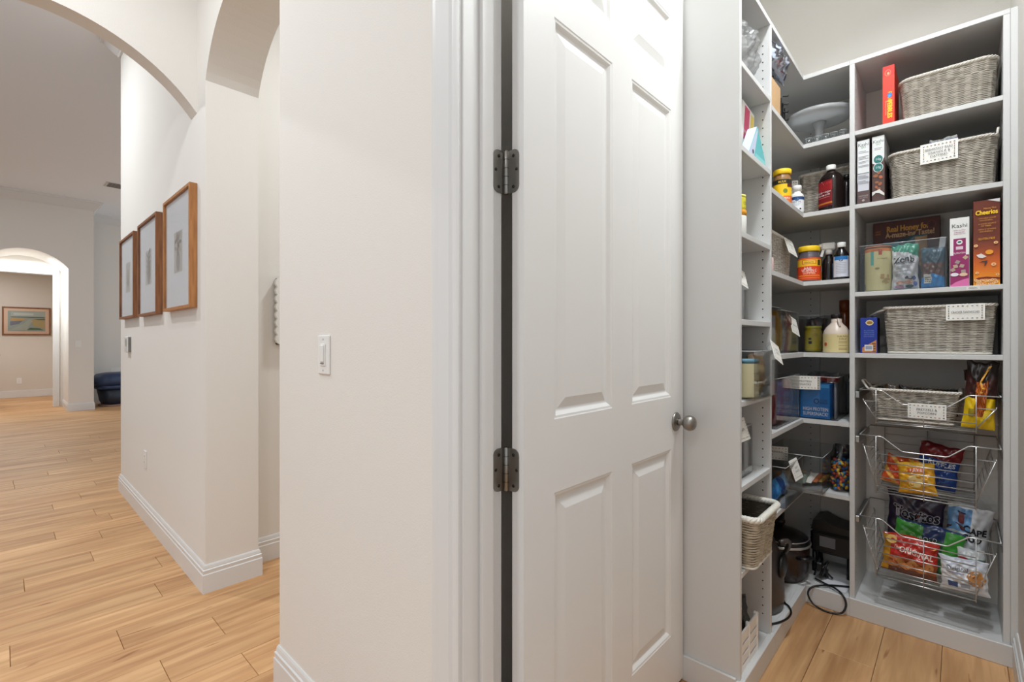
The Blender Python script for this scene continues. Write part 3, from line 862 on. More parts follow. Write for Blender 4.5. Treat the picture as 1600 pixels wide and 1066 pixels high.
# --- B2: two thin cereal boxes and labelled basket
GRN = C_(92, 150, 70); TEAL = C_(34, 112, 110); BRN = C_(86, 62, 58)
t, f, r_, w_, h, dp = carton('cereal_box', 'thin cereal box, white ingredient panel with brown foot, against the shelf divider', -.3325, -.2865, 2.588, 2.775, 1.809, 2.091, (74, 52, 50), cat='cereal box')
f.rect(.002, h * .34, w_ - .002, h - .001, C_(226, 228, 230)); f.rect(.003, h * .20, w_ - .003, h * .46, C_(206, 208, 216)); f.rect(0.001, .001, w_ - .001, h * .21, C_(92, 72, 72))
f.text('Kashi', w_ / 2, h * .93, .014, C_(70, 90, 66), wmax=.036); f.text('GO', w_ / 2, h * .885, .008, GRN)
for i, y in enumerate((.82, .80, .74, .72, .70, .66, .64, .60, .58, .44, .42, .40, .36, .34, .32)): f.rect(w_ * .12, h * y, w_ * (.9 if i % 3 else .7), h * y + .0016, C_(120, 122, 128))
f.rect(.003, h * .475, w_ - .003, h * .483, BLK)
f.text('CHOCOLATE', w_ / 2, h * .13, .006, C_(190, 176, 172), wmax=.034); f.text('CRUNCH', w_ / 2, h * .10, .005, C_(170, 156, 152), wmax=.03); f.ell(w_ / 2, h * .06, .005, .005, C_(180, 166, 160))
f.build(t, 'print', False)
t, f, r_, w_, h, dp = carton('cereal_box', 'thin cereal box with two green round badges beside the labelled basket', -.2795, -.2355, 2.588, 2.775, 1.809, 2.094, (84, 60, 56), cat='cereal box')
f.poly([(.001, h * .60), (w_ * .3, h * .57), (w_ * .7, h * .60), (w_ - .001, h * .66), (w_ - .001, h - .001), (.001, h - .001)], C_(228, 230, 230))
f.text('Kashi', w_ / 2, h * .92, .014, C_(78, 100, 72), wmax=.036); f.text('GO', w_ / 2, h * .875, .008, GRN); f.rect(w_ * .2, h * .81, w_ * .8, h * .818, C_(140, 142, 140)); f.rect(w_ * .2, h * .79, w_ * .7, h * .798, C_(140, 142, 140))
for y in (.645, .52): f.ell(w_ * .5, h * y, .0175, .020, C_(226, 230, 228)); f.ell(w_ * .5, h * y, .0155, .018, TEAL)
f.text('10g', w_ * .5, h * .65, .010, C_(200, 226, 224), wmax=.02); f.text('10g', w_ * .5, h * .525, .010, C_(200, 226, 224), wmax=.02)
for i, (x, y, rr) in enumerate(((.3, .40, .009), (.55, .44, .007), (.7, .37, .008), (.4, .30, .007), (.65, .27, .008), (.35, .23, .006), (.55, .20, .007))): f.ell(w_ * x, h * y, rr, rr * .8, C_(150 + 12 * (i % 3), 96, 62), 9, i)
f.poly([(.001, h * .10), (w_ * .3, h * .14), (w_ * .6, h * .13), (w_ - .001, h * .08), (w_ - .001, h * .12), (w_ * .6, h * .19), (w_ * .3, h * .17), (.001, h * .16)], C_(224, 222, 218))
f.build(t, 'print', False)
r_.rect(.003, .004, dp - .003, h * .62, C_(60, 40, 38)); r_.rect(.003, h * .62, dp - .003, h - .003, C_(210, 210, 210)); r_.build(t, 'print', False)
wicker('wicker_basket', 'grey wicker basket tagged for breakfast, beside two thin cereal boxes', -.2235, .106, 2.595, 2.895, 1.809, 2.006, .010, .040, handles=[[(.104, 2.615, 1.999), (.107, 2.62, 2.028), (.108, 2.66, 2.036), (.107, 2.70, 2.028), (.104, 2.705, 1.999)]])
card('white label card with dotted border on the second-highest wicker basket', (-.0625, 2.583, 1.932), (-.06, 0, 0), .114, .082, ['BREAKFAST BARS', 'GRANOLA &', 'OATMEAL'], .012)
bag('snack_packet', 'blue snack packet peeking out behind a label card on the breakfast basket', (-.05, 2.64, 1.89), (0, 0, 0), .085, .15, .02, lambda u, v: foil((52, 110, 172)) if v < .93 else foil((226, 228, 230)), 2.0)

# --- B3: cereals and clear bin
t, f, r_, w_, h, dp = carton('cereal_box', 'dark brown cereal box reading Real Honey behind the clear snack bin', -.303, -.064, 2.852, 2.921, 1.424, 1.769, (92, 40, 26), cat='cereal box')
GOLD = C_(222, 158, 62)
f.text('Real Honey for', w_ * .53, h * .895, .026, GOLD, wmax=.150, fat=.0012); f.text('A-maze-ing Taste!', w_ * .56, h * .815, .024, C_(226, 180, 130), wmax=.172, fat=.001)
f.rect(w_ * .03, h * .83, w_ * .13, h * .89, C_(120, 56, 34)); f.text('TASTY', w_ * .08, h * .875, .006, GOLD, wmax=.02); f.text('HONEY', w_ * .08, h * .845, .006, GOLD, wmax=.02)
for y in (.68, .655, .63): f.rect(w_ * .05, h * y, w_ * .34, h * y + .0018, C_(170, 120, 96))
f.ell(w_ * .88, h * .9, .016, .018, C_(120, 48, 36)); f.ell(w_ * .88, h * .9, .012, .014, C_(84, 34, 26))
f.build(t, 'print', False)

clear_bin('clear acrylic bin of snacks in front of the Real Honey box', -.322, -.040, 2.590, 2.835, 1.424, 1.626)
def p_can(P, r, h):
    P.rect(-.060, h * .93, .060, h, C_(206, 120, 70)); P.rect(-.022, h * .60, -.010, h * .93, C_(104, 186, 178)); P.rect(.006, h * .84, .018, h * .98, C_(190, 88, 66))
    P.text('so organic', .020, h * .76, .006, C_(120, 100, 60), wmax=.042); P.ell(.002, h * .52, .008, .005, C_(150, 140, 90))
    for i in range(14): P.ell(.030 + .012 * math.cos(i * 2.4), h * .26 + .015 * math.sin(i * 1.7), .008, .005, C_(196 - 6 * (i % 4), 160, 104), 8, i)
    P.rect(-.068, .004, -.046, .028, C_(120, 118, 110))
jar('canister', 'pale yellow canister in the clear bin at the cereal shelf', (-.264, 2.648, 1.4275), [(.046, 0), (.0475, .003), (.0475, .183), (.046, .186)], C_(216, 206, 150), [(.0478, .1862), (.0480, .194), (.046, .1965), (.0001, .1965)], C_(150, 92, 58), 'canister', (.003, .184, .0476, C_(224, 214, 158), p_can))
def zen_mf(u, v):
    return C_(62, 140, 116, .35) if v > .86 - .18 * (u - .2) else C_(222, 224, 230, .35)
def zen_p(P, w_, h):
    P.text('Zenb', -.004, h * .66, .026, C_(44, 48, 56), wmax=.070, fat=.0005); P.rect(-.034, h * .565, .034, h * .575, C_(90, 96, 104))
    for y in (.50, .47, .40, .34, .31): P.rect(-.034, h * y, .018, h * y + .0016, C_(150, 156, 166))
    P.ell(.012, h * .25, .016, .007, C_(60, 66, 76), 10); P.ell(.030, h * .25, .006, .010, C_(60, 80, 140), 10)
    P.ell(-.016, h * .155, .014, .007, C_(214, 168, 148), 10); P.ell(.014, h * .16, .014, .007, C_(210, 160, 136), 10); P.ell(-.018, h * .07, .015, .007, C_(196, 148, 180), 10); P.ell(.014, h * .075, .014, .007, C_(56, 84, 92), 10); P.ell(.032, h * .12, .006, .010, C_(92, 110, 176), 10)
bag('snack_pouch', 'white snack pouch reading Zenb with green top in the clear bin', (-.170, 2.630, 1.428), (0, 0, .05), .092, .192, .05, zen_mf, 3.0, zen_p, 'snack bag')
def blue_mf(u, v):
    return C_(64, 146, 214, .3) if v < .36 - .2 * abs(u - .5) else (C_(74, 98, 112, .3) if v > .62 else C_(112, 84, 76, .3))
def blue_p(P, w_, h):
    P.rect(-.028, h * .12, -.004, h * .34, C_(222, 222, 218)); [P.rect(-.026, h * y, -.007, h * y + .004, C_(140, 120, 100)) for y in (.15, .20, .25)]
bag('snack_pouch', 'blue and brown snack pouch in the clear bin below the leaning box', (-.082, 2.628, 1.428), (0, 0, 0), .076, .165, .05, blue_mf, 5.0, blue_p, 'snack bag')
t, f, r_, w_, h, dp = carton('cereal_box', 'thin grey and white box leaning in the clear snack bin', -.066, -.046, 2.675, 2.820, 1.4275, 1.640, (196, 198, 202), cat='cereal box')
t.rotation_euler = (0, .10, 0); t.location.z += .004; t.location.x -= .016
f.text('Ka', w_ * .5, h * .7, .012, BLK, wmax=.016); f.rect(0.001, h * .3, w_ - .001, h * .5, C_(120, 84, 64)); f.build(t, 'print', False)
def teal_mf(u, v): return C_(92, 150, 160, .3) if u < .35 else (C_(54, 82, 92, .3) if u < .75 else C_(150, 116, 76, .3))
bag('snack_pouch', 'teal snack pouch lying across the top at the back of the clear bin', (-.150, 2.77, 1.47), (.15, -.15, 0), .15, .20, .04, teal_mf, 7.0, None, 'snack bag')

t, f, r_, w_, h, dp = carton('cereal_box', 'white and magenta cereal box with square biscuits beside the clear bin', -.030, .027, 2.592, 2.782, 1.424, 1.697, (236, 236, 234), cat='cereal box')
MAG = C_(148, 36, 98); PNK = C_(216, 110, 166)
f.rect(0.001, .001, w_ - .001, h * .46, MAG); f.rect(w_ * .19, h * .44, w_ * .82, h * .70, MAG)
f.poly([(.001, .001), (.001, .006), (w_ * .3, h * .07), (w_ * .7, h * .105), (w_ - .001, h * .12), (w_ - .001, .001)], PNK)
f.text('Kashi', w_ * .5, h * .885, .015, C_(60, 70, 62), wmax=.044); f.text('BERRY FRUITFUL', w_ * .5, h * .82, .004, MAG, wmax=.034); f.text('ORGANIC', w_ * .5, h * .79, .005, MAG, wmax=.03); f.text('WHEAT BISCUITS', w_ * .5, h * .765, .004, MAG, wmax=.034)
f.ell(w_ * .5, h * .645, .009, .009, WH); f.ell(w_ * .5, h * .648, .006, .004, TEAL); f.rect(w_ * .32, h * .54, w_ * .68, h * .585, C_(226, 200, 214)); f.text('7g PROTEIN', w_ * .5, h * .49, .006, WH, wmax=.034)
for i, (x, y) in enumerate(((.8, .42), (.3, .30), (.62, .30), (.16, .25), (.7, .22), (.40, .36))): f.poly([(w_ * x + .009 * math.cos(a + i), h * y + .009 * math.sin(a + i)) for a in (0, 1.57, 3.14, 4.71)], C_(196 - 8 * i, 170 - 6 * i, 140))
f.ell(w_ * .25, h * .18, .012, .007, C_(230, 230, 236)); f.ell(w_ * .7, h * .175, .012, .007, C_(226, 190, 160))
f.build(t, 'print', False)
r_.rect(.003, .004, dp - .003, h - .004, C_(112, 30, 60)); r_.build(t, 'print', False)

t, f, r_, w_, h, dp = carton('cereal_box', 'tall brown and orange Cheerios box against the tower side', .0375, .1115, 2.592, 2.782, 1.424, 1.753, (110, 46, 26), cat='cereal box')
gr = [(110, 46, 26), (120, 52, 28), (150, 66, 28), (186, 84, 26), (208, 100, 24), (222, 118, 22), (236, 146, 24), (244, 170, 34)]
for i in range(24):
    k = i / 23; y1 = h * (.60 - .025 * i); q = min(6.99, k * 7); a = gr[int(q)]; b = gr[int(q) + 1]; fr_ = q - int(q)
    c = tuple(int(a[j] + (b[j] - a[j]) * fr_) for j in range(3)); f.rect(.0008, max(.001, y1 - h * .026), w_ - .0008, y1, C_(*c))
f.poly([(w_ * .52, h - .002), (w_ - .001, h * .955), (w_ - .001, h - .001)], C_(226, 222, 220)); f.text('Honey Nut', w_ * .62, h * .90, .007, GOLD, wmax=.034); f.text('Cheerios', w_ * .5, h * .855, .017, YEL, wmax=.060, fat=.0008)
for i, (a_, b_) in enumerate((('CAN HELP LOWER', 'CHOLESTEROL'), ('A GOOD SOURCE', 'OF FIBER'), ('WITH 12 VITAMINS', 'AND MINERALS'))): f.text(a_, w_ * .52, h * (.785 - .065 * i), .005, GOLD, wmax=.048); f.text(b_, w_ * .48, h * (.760 - .065 * i), .005, GOLD, wmax=.036)
f.text('GLUTEN FREE', w_ * .5, h * .545, .008, C_(236, 170, 40), wmax=.046)
CRM = C_(240, 196, 140)
def oring(x, y, rr, a=0): f.ell(x, y, rr, rr * .9, CRM, 12, a); f.ell(x, y, rr * .42, rr * .36, C_(206, 108, 40), 10, a)
oring(w_ * .1, h * .47, .006); oring(w_ * .84, h * .49, .006); oring(w_ * .76, h * .24, .007); oring(w_ * .90, h * .12, .005); oring(w_ * .15, h * .15, .005)
f.poly([(w_ * .12, h * .36), (w_ * .3, h * .375), (w_ * .5, h * .335), (w_ * .35, h * .32), (w_ * .2, h * .33)], C_(226, 218, 214)); f.ell(w_ * .6, h * .385, .011, .009, C_(240, 158, 40))
f.poly([(w_ * .2, h * .265), (w_ * .34, h * .285), (w_ * .55, h * .29), (w_ * .46, h * .24), (w_ * .40, h * .215), (w_ * .44, h * .27), (w_ * .30, h * .27)], C_(70, 50, 52))
f.poly([(.001, h * .075), (w_ * .2, h * .095), (w_ * .5, h * .10), (w_ - .001, h * .085), (w_ - .001, h * .065), (w_ * .5, h * .08), (w_ * .2, h * .075), (.001, h * .055)], C_(120, 28, 24))
for i in range(26): oring(w_ * (.06 + .88 * hash2(i, 3)), h * (.012 + .055 * hash2(i, 7)), .005)
f.build(t, 'print', False)

# --- B4: blue box and long basket
t, f, r_, w_, h, dp = carton('cracker_box', 'small royal blue box with gold badge beside the lower wicker basket', -.322, -.262, 2.600, 2.69, 1.156, 1.312, (24, 52, 150), cat='box')
f.poly([(w_ * .30 + .010 * 0, h * .86), (w_ * .40, h * .92), (w_ * .55, h * .94), (w_ * .70, h * .92), (w_ * .80, h * .86), (w_ * .70, h * .80), (w_ * .55, h * .78), (w_ * .40, h * .80)], C_(230, 210, 160)); f.ell(w_ * .55, h * .86, .011, .007, C_(176, 128, 40)); f.text('GOLD', w_ * .55, h * .86, .006, C_(92, 60, 20), wmax=.016)
for i, s in enumerate(('ALL NATURAL', 'WAFFLE & PANCAKE', 'CRISP AND GOLDEN', 'READY IN MINUTES')): f.text(s, w_ * .52, h * (.64 - .055 * i), .0055, C_(112, 140, 206), wmax=.036)
f.poly([(w_ * .45, h * .24), (w_ * .95, h * .38), (w_ * .95, .003), (w_ * .12, .003), (w_ * .12, h * .16)], C_(200, 132, 70)); 
for i in range(4):
    for j in range(3): f.ell(w_ * (.74 + .07 * j), h * (.06 + .07 * i), .0022, .0028, C_(96, 50, 30), 6)
f.rect(w_ * .26, h * .07, w_ * .76, h * .24, C_(226, 222, 218)); f.rect(w_ * .32, h * .11, w_ * .70, h * .21, C_(150, 158, 176))
f.build(t, 'print', False)
r_.rect(.002, .003, dp - .002, h - .003, C_(44, 26, 30)); r_.build(t, 'print', False)
wicker('wicker_basket', 'grey wicker basket with a long label card beside the small blue box', -.240, .102, 2.595, 2.885, 1.156, 1.354, .014, .022, handles=[[(-.236, 2.61, 1.345), (-.26, 2.615, 1.338), (-.290, 2.65, 1.322), (-.290, 2.72, 1.322), (-.26, 2.755, 1.338), (-.236, 2.76, 1.345)]])
card('long white label card with dotted border on the basket above the wire pull-outs', (.0145, 2.584, 1.291), (-.05, 0, 0), .112, .065, ['CRACKER SANDWICHES'], .012)
B(-.16, -.02, 2.70, 2.86, 1.20, 1.366, mat((148, 146, 142), .4, name='grey_tub_plastic'), .01).build('grey_box'); tag(D.objects['grey_box'], 'flat grey box edge showing above the long-labelled wicker basket', 'box')

# --- pull-out wire baskets
def wire_basket(label, zr, zb, nfront, front_in=.0):
    """zr: rim height, zb: floor height"""
    t = thing('wire_pullout_basket', label, 'wire basket', (-.108, 2.73, zb), group='chrome pull-out wire baskets')
    xl, xr, bl, br = -.318, .112, -.262, .045
    yf, yb = 2.556, 2.885
    R = .0021
    def W(p, r=R, nm='wire'): MB().tube(p, r, CHROME, 7).build(nm, t, fix=False)
    # scooped front rim and straight rear rim joined by side rims
    W([(xl, yf, zr), (-.246, yf, zr), (-.238, yf, zr - .003), (-.180, yf, zr - .050), (-.170, yf, zr - .053), (-.042, yf, zr - .053), (-.033, yf, zr - .050), (.022, yf, zr - .003), (.030, yf, zr), (xr - .002, yf, zr)], .0026, 'rim')
    W([(xl, yb, zr), (xr - .002, yb, zr)], .0026, 'rim')
    for x in (xl, xr): W([(x, yf, zr), (x, yb, zr)], .0026, 'rim')
    # runners on the tower sides
    for xa, xb in ((-.338, -.322), (.114, .118)):
        MB().box(xa + .0005, xb - .0005, 2.578, 2.90, zr - .040, zr - .012, mat((168, 168, 166), .35, 1.0, name='runner_steel'), .002).build('runner', t)
    # end ladder frames
    for x, bx in ((xl, bl), (xr, br)):
        sx = 1 if x < 0 else -1
        W([(bx, yf, zr - .048), (x + sx * .012, yf, zr - .048), (x + sx * .012, yf, zr - .040)])
        W([(x + sx * .014, yf, zr - .048), (bx + sx * .004, yf + .012, zb + .004)])
        W([(x + sx * .014, yb, zr - .048), (bx + sx * .004, yb - .012, zb + .004)])
        n = max(3, int((zr - zb) / .033))
        for i in range(n):
            k = (i + .5) / n; xx = (x + sx * .014) + (bx + sx * .004 - x - sx * .014) * k; z = zr - .048 + (zb + .004 - zr + .048) * k
            W([(xx, yf + .012 * k, z), (xx, yb - .012 * k, z)], .0016)
    # vertical front and rear wires, U shaped under the floor
    for x in (bl, -.108, br):
        top = zr if x != -.108 else zr - .053
        W([(x, yf - .004, top), (x, yf - .004, zb - .003), (x, yf + .004, zb - .006), (x, yb - .004, zb - .006), (x, yb + .004, zb - .003), (x, yb + .004, zr)], .0019)
    # horizontals of the front and back
    z = zr - .074; i = 0
    for i in range(nfront):
        zz = zr - .074 - i * ((zr - .074 - zb) / max(1, nfront - 1 if nfront > 1 else 1))
        W([(bl, yf, zz), (br, yf, zz)]); W([(bl, yb, zz), (br, yb, zz)], .0016)
    W([(bl, yb, zr - .035), (br, yb, zr - .035)], .0016)
    # floor wires
    for k in range(9): W([(bl, yf + .004 + .041 * k, zb), (br, yf + .004 + .041 * k, zb)], .0018)
    return t
wire_basket('chrome pull-out wire basket holding the pretzel and popcorn wicker basket', 1.000, .862, 3)
wire_basket('chrome pull-out wire basket, middle of three, with blue and yellow chip bags', .804, .568, 6)
wire_basket('chrome pull-out wire basket, lowest of three, packed with chip bags', .453, .213, 6)

wicker('wicker_basket', 'grey wicker basket standing in the topmost wire pull-out', -.288, .002, 2.600, 2.86, .8665, 1.004, .022, .02, handles=[[(-.292, 2.61, .998), (-.302, 2.615, 1.010), (-.318, 2.63, 1.034), (-.318, 2.69, 1.036), (-.302, 2.715, 1.012), (-.292, 2.72, .998)]])
card('white label card with dotted border clipped to the topmost wire pull-out', (-.098, 2.549, .896), (.0, .0, 0), .118, .060, ['PRETZELS &', 'POPCORN'], .008)
snk = [(96, 66, 34), (60, 48, 40), (110, 78, 36), (50, 46, 48), (92, 62, 30)]
for i, (x, y) in enumerate(((-.225, 2.66), (-.165, 2.70), (-.105, 2.67), (-.05, 2.72))):
    c = snk[i]
    bag('snack_packet', ['brown pretzel packet next to the basket handle in the topmost pull-out', 'dark packet second from the handle in the pretzel basket', 'olive brown packet third from the handle in the pretzel basket', 'black packet nearest the popcorn bags in the pretzel basket'][i], (x, y, .89), (.2, .25 - .12 * i, .1 * i), .095, .128 - .004 * i, .03, lambda u, v, c=c: foil(c) if v < .8 else foil([q * .75 for q in c]), 1.3 * i, group='packets in the pretzel basket', nu=14, nv=14)
POPR = C_(140, 24, 30, .35); POPW = C_(222, 214, 208, .35)
def pop_mf(u, v):
    if v > .80: return C_(58, 30, 26, .3)
    return POPR if int(u * 9) % 2 else POPW
bag('popcorn_bag', 'popcorn bag with red and white stripes at the back of the topmost pull-out', (.062, 2.73, .872), (-.05, 0, 0), .102, .225, .045, pop_mf, 4.0)
def hd_mf(u, v):
    if v > .68 + .25 * abs(u - .5): return C_(34, 26, 24, .3)
    if abs(u - .52) < .18 and v > .18: return C_(196, 104, 36, .3) if (int(u * 40) + int(v * 30)) % 3 else C_(120, 50, 30, .3)
    if v < .46: return C_(238, 200, 30, .3)
    return C_(60, 30, 26, .3)
def hd_p(P, w_, h):
    pts = [(.0, .55), (.006, .62), (-.004, .70), (.004, .78), (.014, .86), (.022, .93)]
    for (a, b), (c, d) in zip(pts, pts[1:]): P.poly([(a - .0035, b * h), (a + .0035, b * h), (c + .0035, d * h), (c - .0035, d * h)], C_(240, 176, 70))
    P.rect(-.030, h * .18, -.016, h * .30, C_(170, 150, 40)); P.rect(.012, h * .16, .034, h * .28, C_(246, 212, 60))
bag('snack_bag', 'tall black and yellow snack bag at the front of the topmost wire pull-out', (.050, 2.612, .868), (.03, .06, 0), .094, .262, .045, hd_mf, 6.0, hd_p)

# middle pull-out
bag('chip_bag', 'orange chip bag lying nearest the divider in the middle wire pull-out', (-.208, 2.70, .580), (-.35, .20, -.05), .112, .125, .05, lambda u, v: foil((214, 86, 34)) if (u + v) % .6 < .42 else foil((230, 170, 70)), 2.2, lambda P, w_, h: (P.ell(-.01, h * .5, .028, .02, C_(198, 52, 34)), P.ell(.018, h * .62, .02, .014, C_(232, 190, 110))))
def yb_p(P, w_, h):
    P.ell(-.006, h * .46, .026, .016, C_(232, 206, 140)); P.ell(-.006, h * .30, .022, .014, C_(226, 196, 120)); P.ell(.03, h * .36, .016, .012, C_(236, 200, 120)); P.rect(-.03, h * .66, .028, h * .80, C_(206, 96, 30)); P.text("LAY'S", 0, h * .73, .012, WH, wmax=.05, fat=.0006)
bag('chip_bag', 'yellow chip bag in the centre of the middle wire pull-out', (-.128, 2.610, .574), (-.22, -.06, .05), .125, .128, .05, lambda u, v: foil((226, 164, 30)) if v < .85 else foil((236, 184, 50)), 3.4, yb_p)
def rb_mf(u, v): return foil((122, 30, 34)) if v > .66 else foil((30, 72, 150))
bag('chip_bag', 'blue chip bag with dark red top in the middle wire pull-out', (-.085, 2.775, .572), (-.10, .16, 0), .145, .190, .05, rb_mf, 5.1, lambda P, w_, h: (P.text('RUFFLES', .01, h * .58, .018, C_(220, 226, 236), wmax=.10, fat=.0008), P.ell(.03, h * .25, .018, .012, C_(60, 110, 190)), P.rect(-.05, h * .80, .05, h * .84, C_(150, 40, 44))))

# lowest pull-out
def tos_p(P, w_, h):
    Wt = C_(198, 192, 204); K = C_(20, 16, 26)
    P.text('Tostitos', .004, h * .72, .044, Wt, wmax=.165, rot=-.02, fat=.0050); P.text('Tostitos', .004, h * .72, .044, K, wmax=.165, rot=-.02, fat=.0022); P.rect(.004, h * .70, .014, h * .75, C_(150, 74, 60)); P.text('SCOOPS!', .01, h * .50, .026, C_(120, 110, 132), wmax=.13, fat=.003); P.text('SCOOPS!', .01, h * .50, .026, C_(28, 24, 36), wmax=.13, fat=.001); P.rect(-.06, h * .35, .08, h * .42, C_(96, 88, 108))
bag('chip_bag', 'dark purple Tostitos bag standing at the back of the lowest wire pull-out', (-.158, 2.838, .222), (.04, .05, 0), .205, .292, .05, lambda u, v: foil((44, 34, 62)) if v > .4 else foil((62, 50, 78)), 1.1, tos_p)
def grn_mf(u, v): return foil((70, 168, 60)) if (u < .42 or u > .72) else (foil((36, 96, 52)) if v < .7 else foil((40, 60, 110)))
bag('chip_bag', 'green chip bag slumped across the middle of the lowest wire pull-out', (-.118, 2.735, .225), (-.12, .13, 0), .235, .190, .06, grn_mf, 2.6, lambda P, w_, h: (P.ell(-.07, h * .66, .03, .02, C_(120, 200, 90)), P.poly([(-.06, h * .55), (-.01, h * .62), (.03, h * .56), (.0, h * .50)], C_(214, 226, 210)), P.ell(-.05, h * .4, .026, .016, C_(226, 180, 110)), P.rect(.0, h * .42, .03, h * .56, C_(170, 40, 48)), P.text('ROLD', .0, h * .7, .016, WH, wmax=.06)))
def red_mf(u, v):
    if u < .14: return foil((196, 140, 36))
    return foil((196, 44, 34)) if v > .42 else (foil((176, 92, 48)) if v > .16 else foil((110, 60, 40)))
def red_p(P, w_, h):
    P.poly([(-.05, h * .50), (.09, h * .56), (.092, h * .74), (-.05, h * .68)], C_(206, 40, 34)); P.text('The', -.045, h * .68, .010, C_(240, 214, 190), rot=-.12, wmax=.03); P.text('ORIGINAL', .022, h * .62, .022, C_(244, 226, 214), rot=-.10, wmax=.115, fat=.0009); P.poly([(-.0, h * .82), (.08, h * .80), (.09, h * .87), (.03, h * .86)], C_(232, 170, 50))
    for i in range(9): P.ell(-.06 + .016 * i, h * (.24 + .05 * (i % 3)), .018, .013, C_(206 - 10 * (i % 3), 128, 72), 10, i)
    P.ell(-.065, h * .84, .018, .016, C_(240, 196, 110))
bag('chip_bag', 'red snack bag reading The Original at the front of the lowest pull-out', (-.160, 2.625, .220), (-.16, .05, 0), .190, .160, .06, red_mf, 3.9, red_p)
def cape_mf(u, v): return foil((222, 224, 228)) if v < .60 or u > .55 or v > .93 else foil((112, 160, 206))
def cape_p(P, w_, h):
    P.text('CAPE', .022, h * .66, .026, C_(26, 26, 34), wmax=.075, fat=.0013); P.text('COD', .014, h * .54, .026, C_(26, 26, 34), wmax=.066, fat=.0013); P.rect(-.036, h * .72, -.018, h * .86, C_(110, 44, 44)); P.rect(-.040, h * .86, -.014, h * .88, C_(40, 40, 60)); P.poly([(-.07, h * .66), (-.04, h * .71), (-.012, h * .67), (-.012, h * .62), (-.07, h * .62)], C_(80, 50, 50)); P.ell(-.045, h * .4, .013, .013, C_(120, 160, 210)); P.rect(.0, h * .28, .05, h * .30, C_(140, 150, 170)); P.rect(-.01, h * .24, .04, h * .26, C_(140, 150, 170))
bag('chip_bag', 'white and sky blue Cape Cod chip bag in the lowest wire pull-out', (.006, 2.805, .228), (-.02, .10, 0), .142, .285, .06, cape_mf, 4.4, cape_p)
bag('chip_bag', 'white bag with green band beneath the Cape Cod bag in the lowest pull-out', (.040, 2.70, .222), (-.25, -.05, .05), .085, .135, .045, lambda u, v: foil((232, 234, 234)) if abs(v - .62) > .12 else (foil((120, 150, 136)) if u > .35 else foil((176, 30, 40))), 5.5)
def org_p(P, w_, h):
    P.text('Original', -.020, h * .70, .016, C_(40, 52, 92), wmax=.066); P.rect(-.055, h * .56, .0, h * .58, C_(150, 150, 190)); P.rect(-.05, h * .15, -.02, h * .30, C_(70, 90, 140)); P.rect(-.012, h * .16, .018, h * .28, C_(176, 184, 200))
    for i in range(5): P.ell(.035 + .010 * math.cos(i * 1.3), h * .50 + .012 * math.sin(i * 1.3), .020, .015, C_(226 - 6 * i, 160 - 4 * i, 90), 12, i * .5)
bag('chip_bag', 'white chip bag with golden chips at the front of the lowest pull-out', (.014, 2.605, .218), (-.12, -.04, 0), .145, .128, .055, lambda u, v: foil((230, 232, 236)) if v < .78 else foil((206, 210, 220)), 6.6, org_p)

# ================================================================ CORNER SHELVES: CONTENTS
FILM2 = clear_mat('thin_clear_film', (.95, .96, .97), .06, .1)
FROST = clear_mat('frosted_glass', (.90, .91, .91), .14, .25, milk=.72)
AMB = mat((34, 24, 22), .15, spec=.6, name='brown_bottle'); DKB = mat((28, 22, 22), .18, name='dark_bottle')
def lookrot(x, y): return math.atan2(x, y) * -1.0    # turn a label (local -y) towards the doorway
# C1
t = thing('cake_stand', 'frosted glass cake stand on the top corner shelf', 'cake stand', (-.505, 2.745, 2.128))
MB().lathe([(.001, .0), (.062, .0), (.064, .004), (.040, .010), (.018, .022), (.015, .06), (.017, .12), (.030, .150), (.001, .152)], FROST, n=36).build('foot', t, False)
MB().lathe([(.001, .152), (.10, .155), (.135, .165), (.142, .182), (.139, .182), (.132, .168), (.10, .160), (.001, .157)], FROST, n=48).build('plate', t, False)
for i in range(5):
    t = thing('glass_cup', 'small clear glass cup below the cake stand, %s from the corner' % ['first', 'second', 'third', 'fourth', 'fifth'][i], 'glass', (-.518 + .033 * i, 2.592 + .002 * (i % 2), 2.128), group='small glass cups under the cake stand')
    MB().lathe([(.001, 0), (.012, 0), (.0135, .002), (.0150, .028), (.0140, .028), (.0125, .004), (.001, .003)], GLASS, n=20).build('bowl', t, False)
    MB().lathe([(.0150, .0275), (.0156, .0285), (.0150, .0295), (.0142, .0285)], FROST, n=20, caps=False).build('lip', t, False)
t = thing('plastic_rack', 'black slatted plastic rack standing on the top corner shelf', 'rack', (-.585, 2.30, 2.128))
MB().box(-.02, .02, -.10, .10, 0, .012, BLACK, .003).build('base', t, False)
for i in range(7): MB().box(-.018, .018, -.096 + .03 * i, -.088 + .03 * i, .012, .19 - .012 * i, BLACK, .002).build('slat', t, False)
for i in range(4): MB().tube([(.018, .05, .05 + .035 * i), (.03, .075, .055 + .035 * i), (.026, .10, .07 + .035 * i)], .003, BLACK, 6).build('prong', t, False)
for i in range(3):
    b = B(-.0045, .0045, -.065, .065, 0, .13 + .008 * i, mat((196 - 10 * i, 160 - 8 * i, 118), .6, var=.06, vscale=60, name='tan_wood'), .001).build('wooden_board', None, False)
    b.location = (-.549 - .016 * i, 2.150, 2.128); b.rotation_euler = (0, 0, 0)
    tag(b, ['front tan wooden board leaning before the black rack', 'middle tan wooden board before the black rack', 'rear tan wooden board touching the bagged item'][i], 'board', 'tan boards on the top corner shelf')
FILMB = clear_mat('blue_tint_film', (.62, .68, .78), .30, .15)
bag('plastic_bag', 'crumpled clear plastic bag with blue packet on top of the boards', (-.560, 2.20, 2.322), (0, .06, PI / 2), .25, .095, .07, lambda u, v: FILMB if (u * 7 + v * 3) % 2 < 1.3 else foil((176, 186, 206)), 8.0, None, 'plastic bag', nu=18, nv=14)
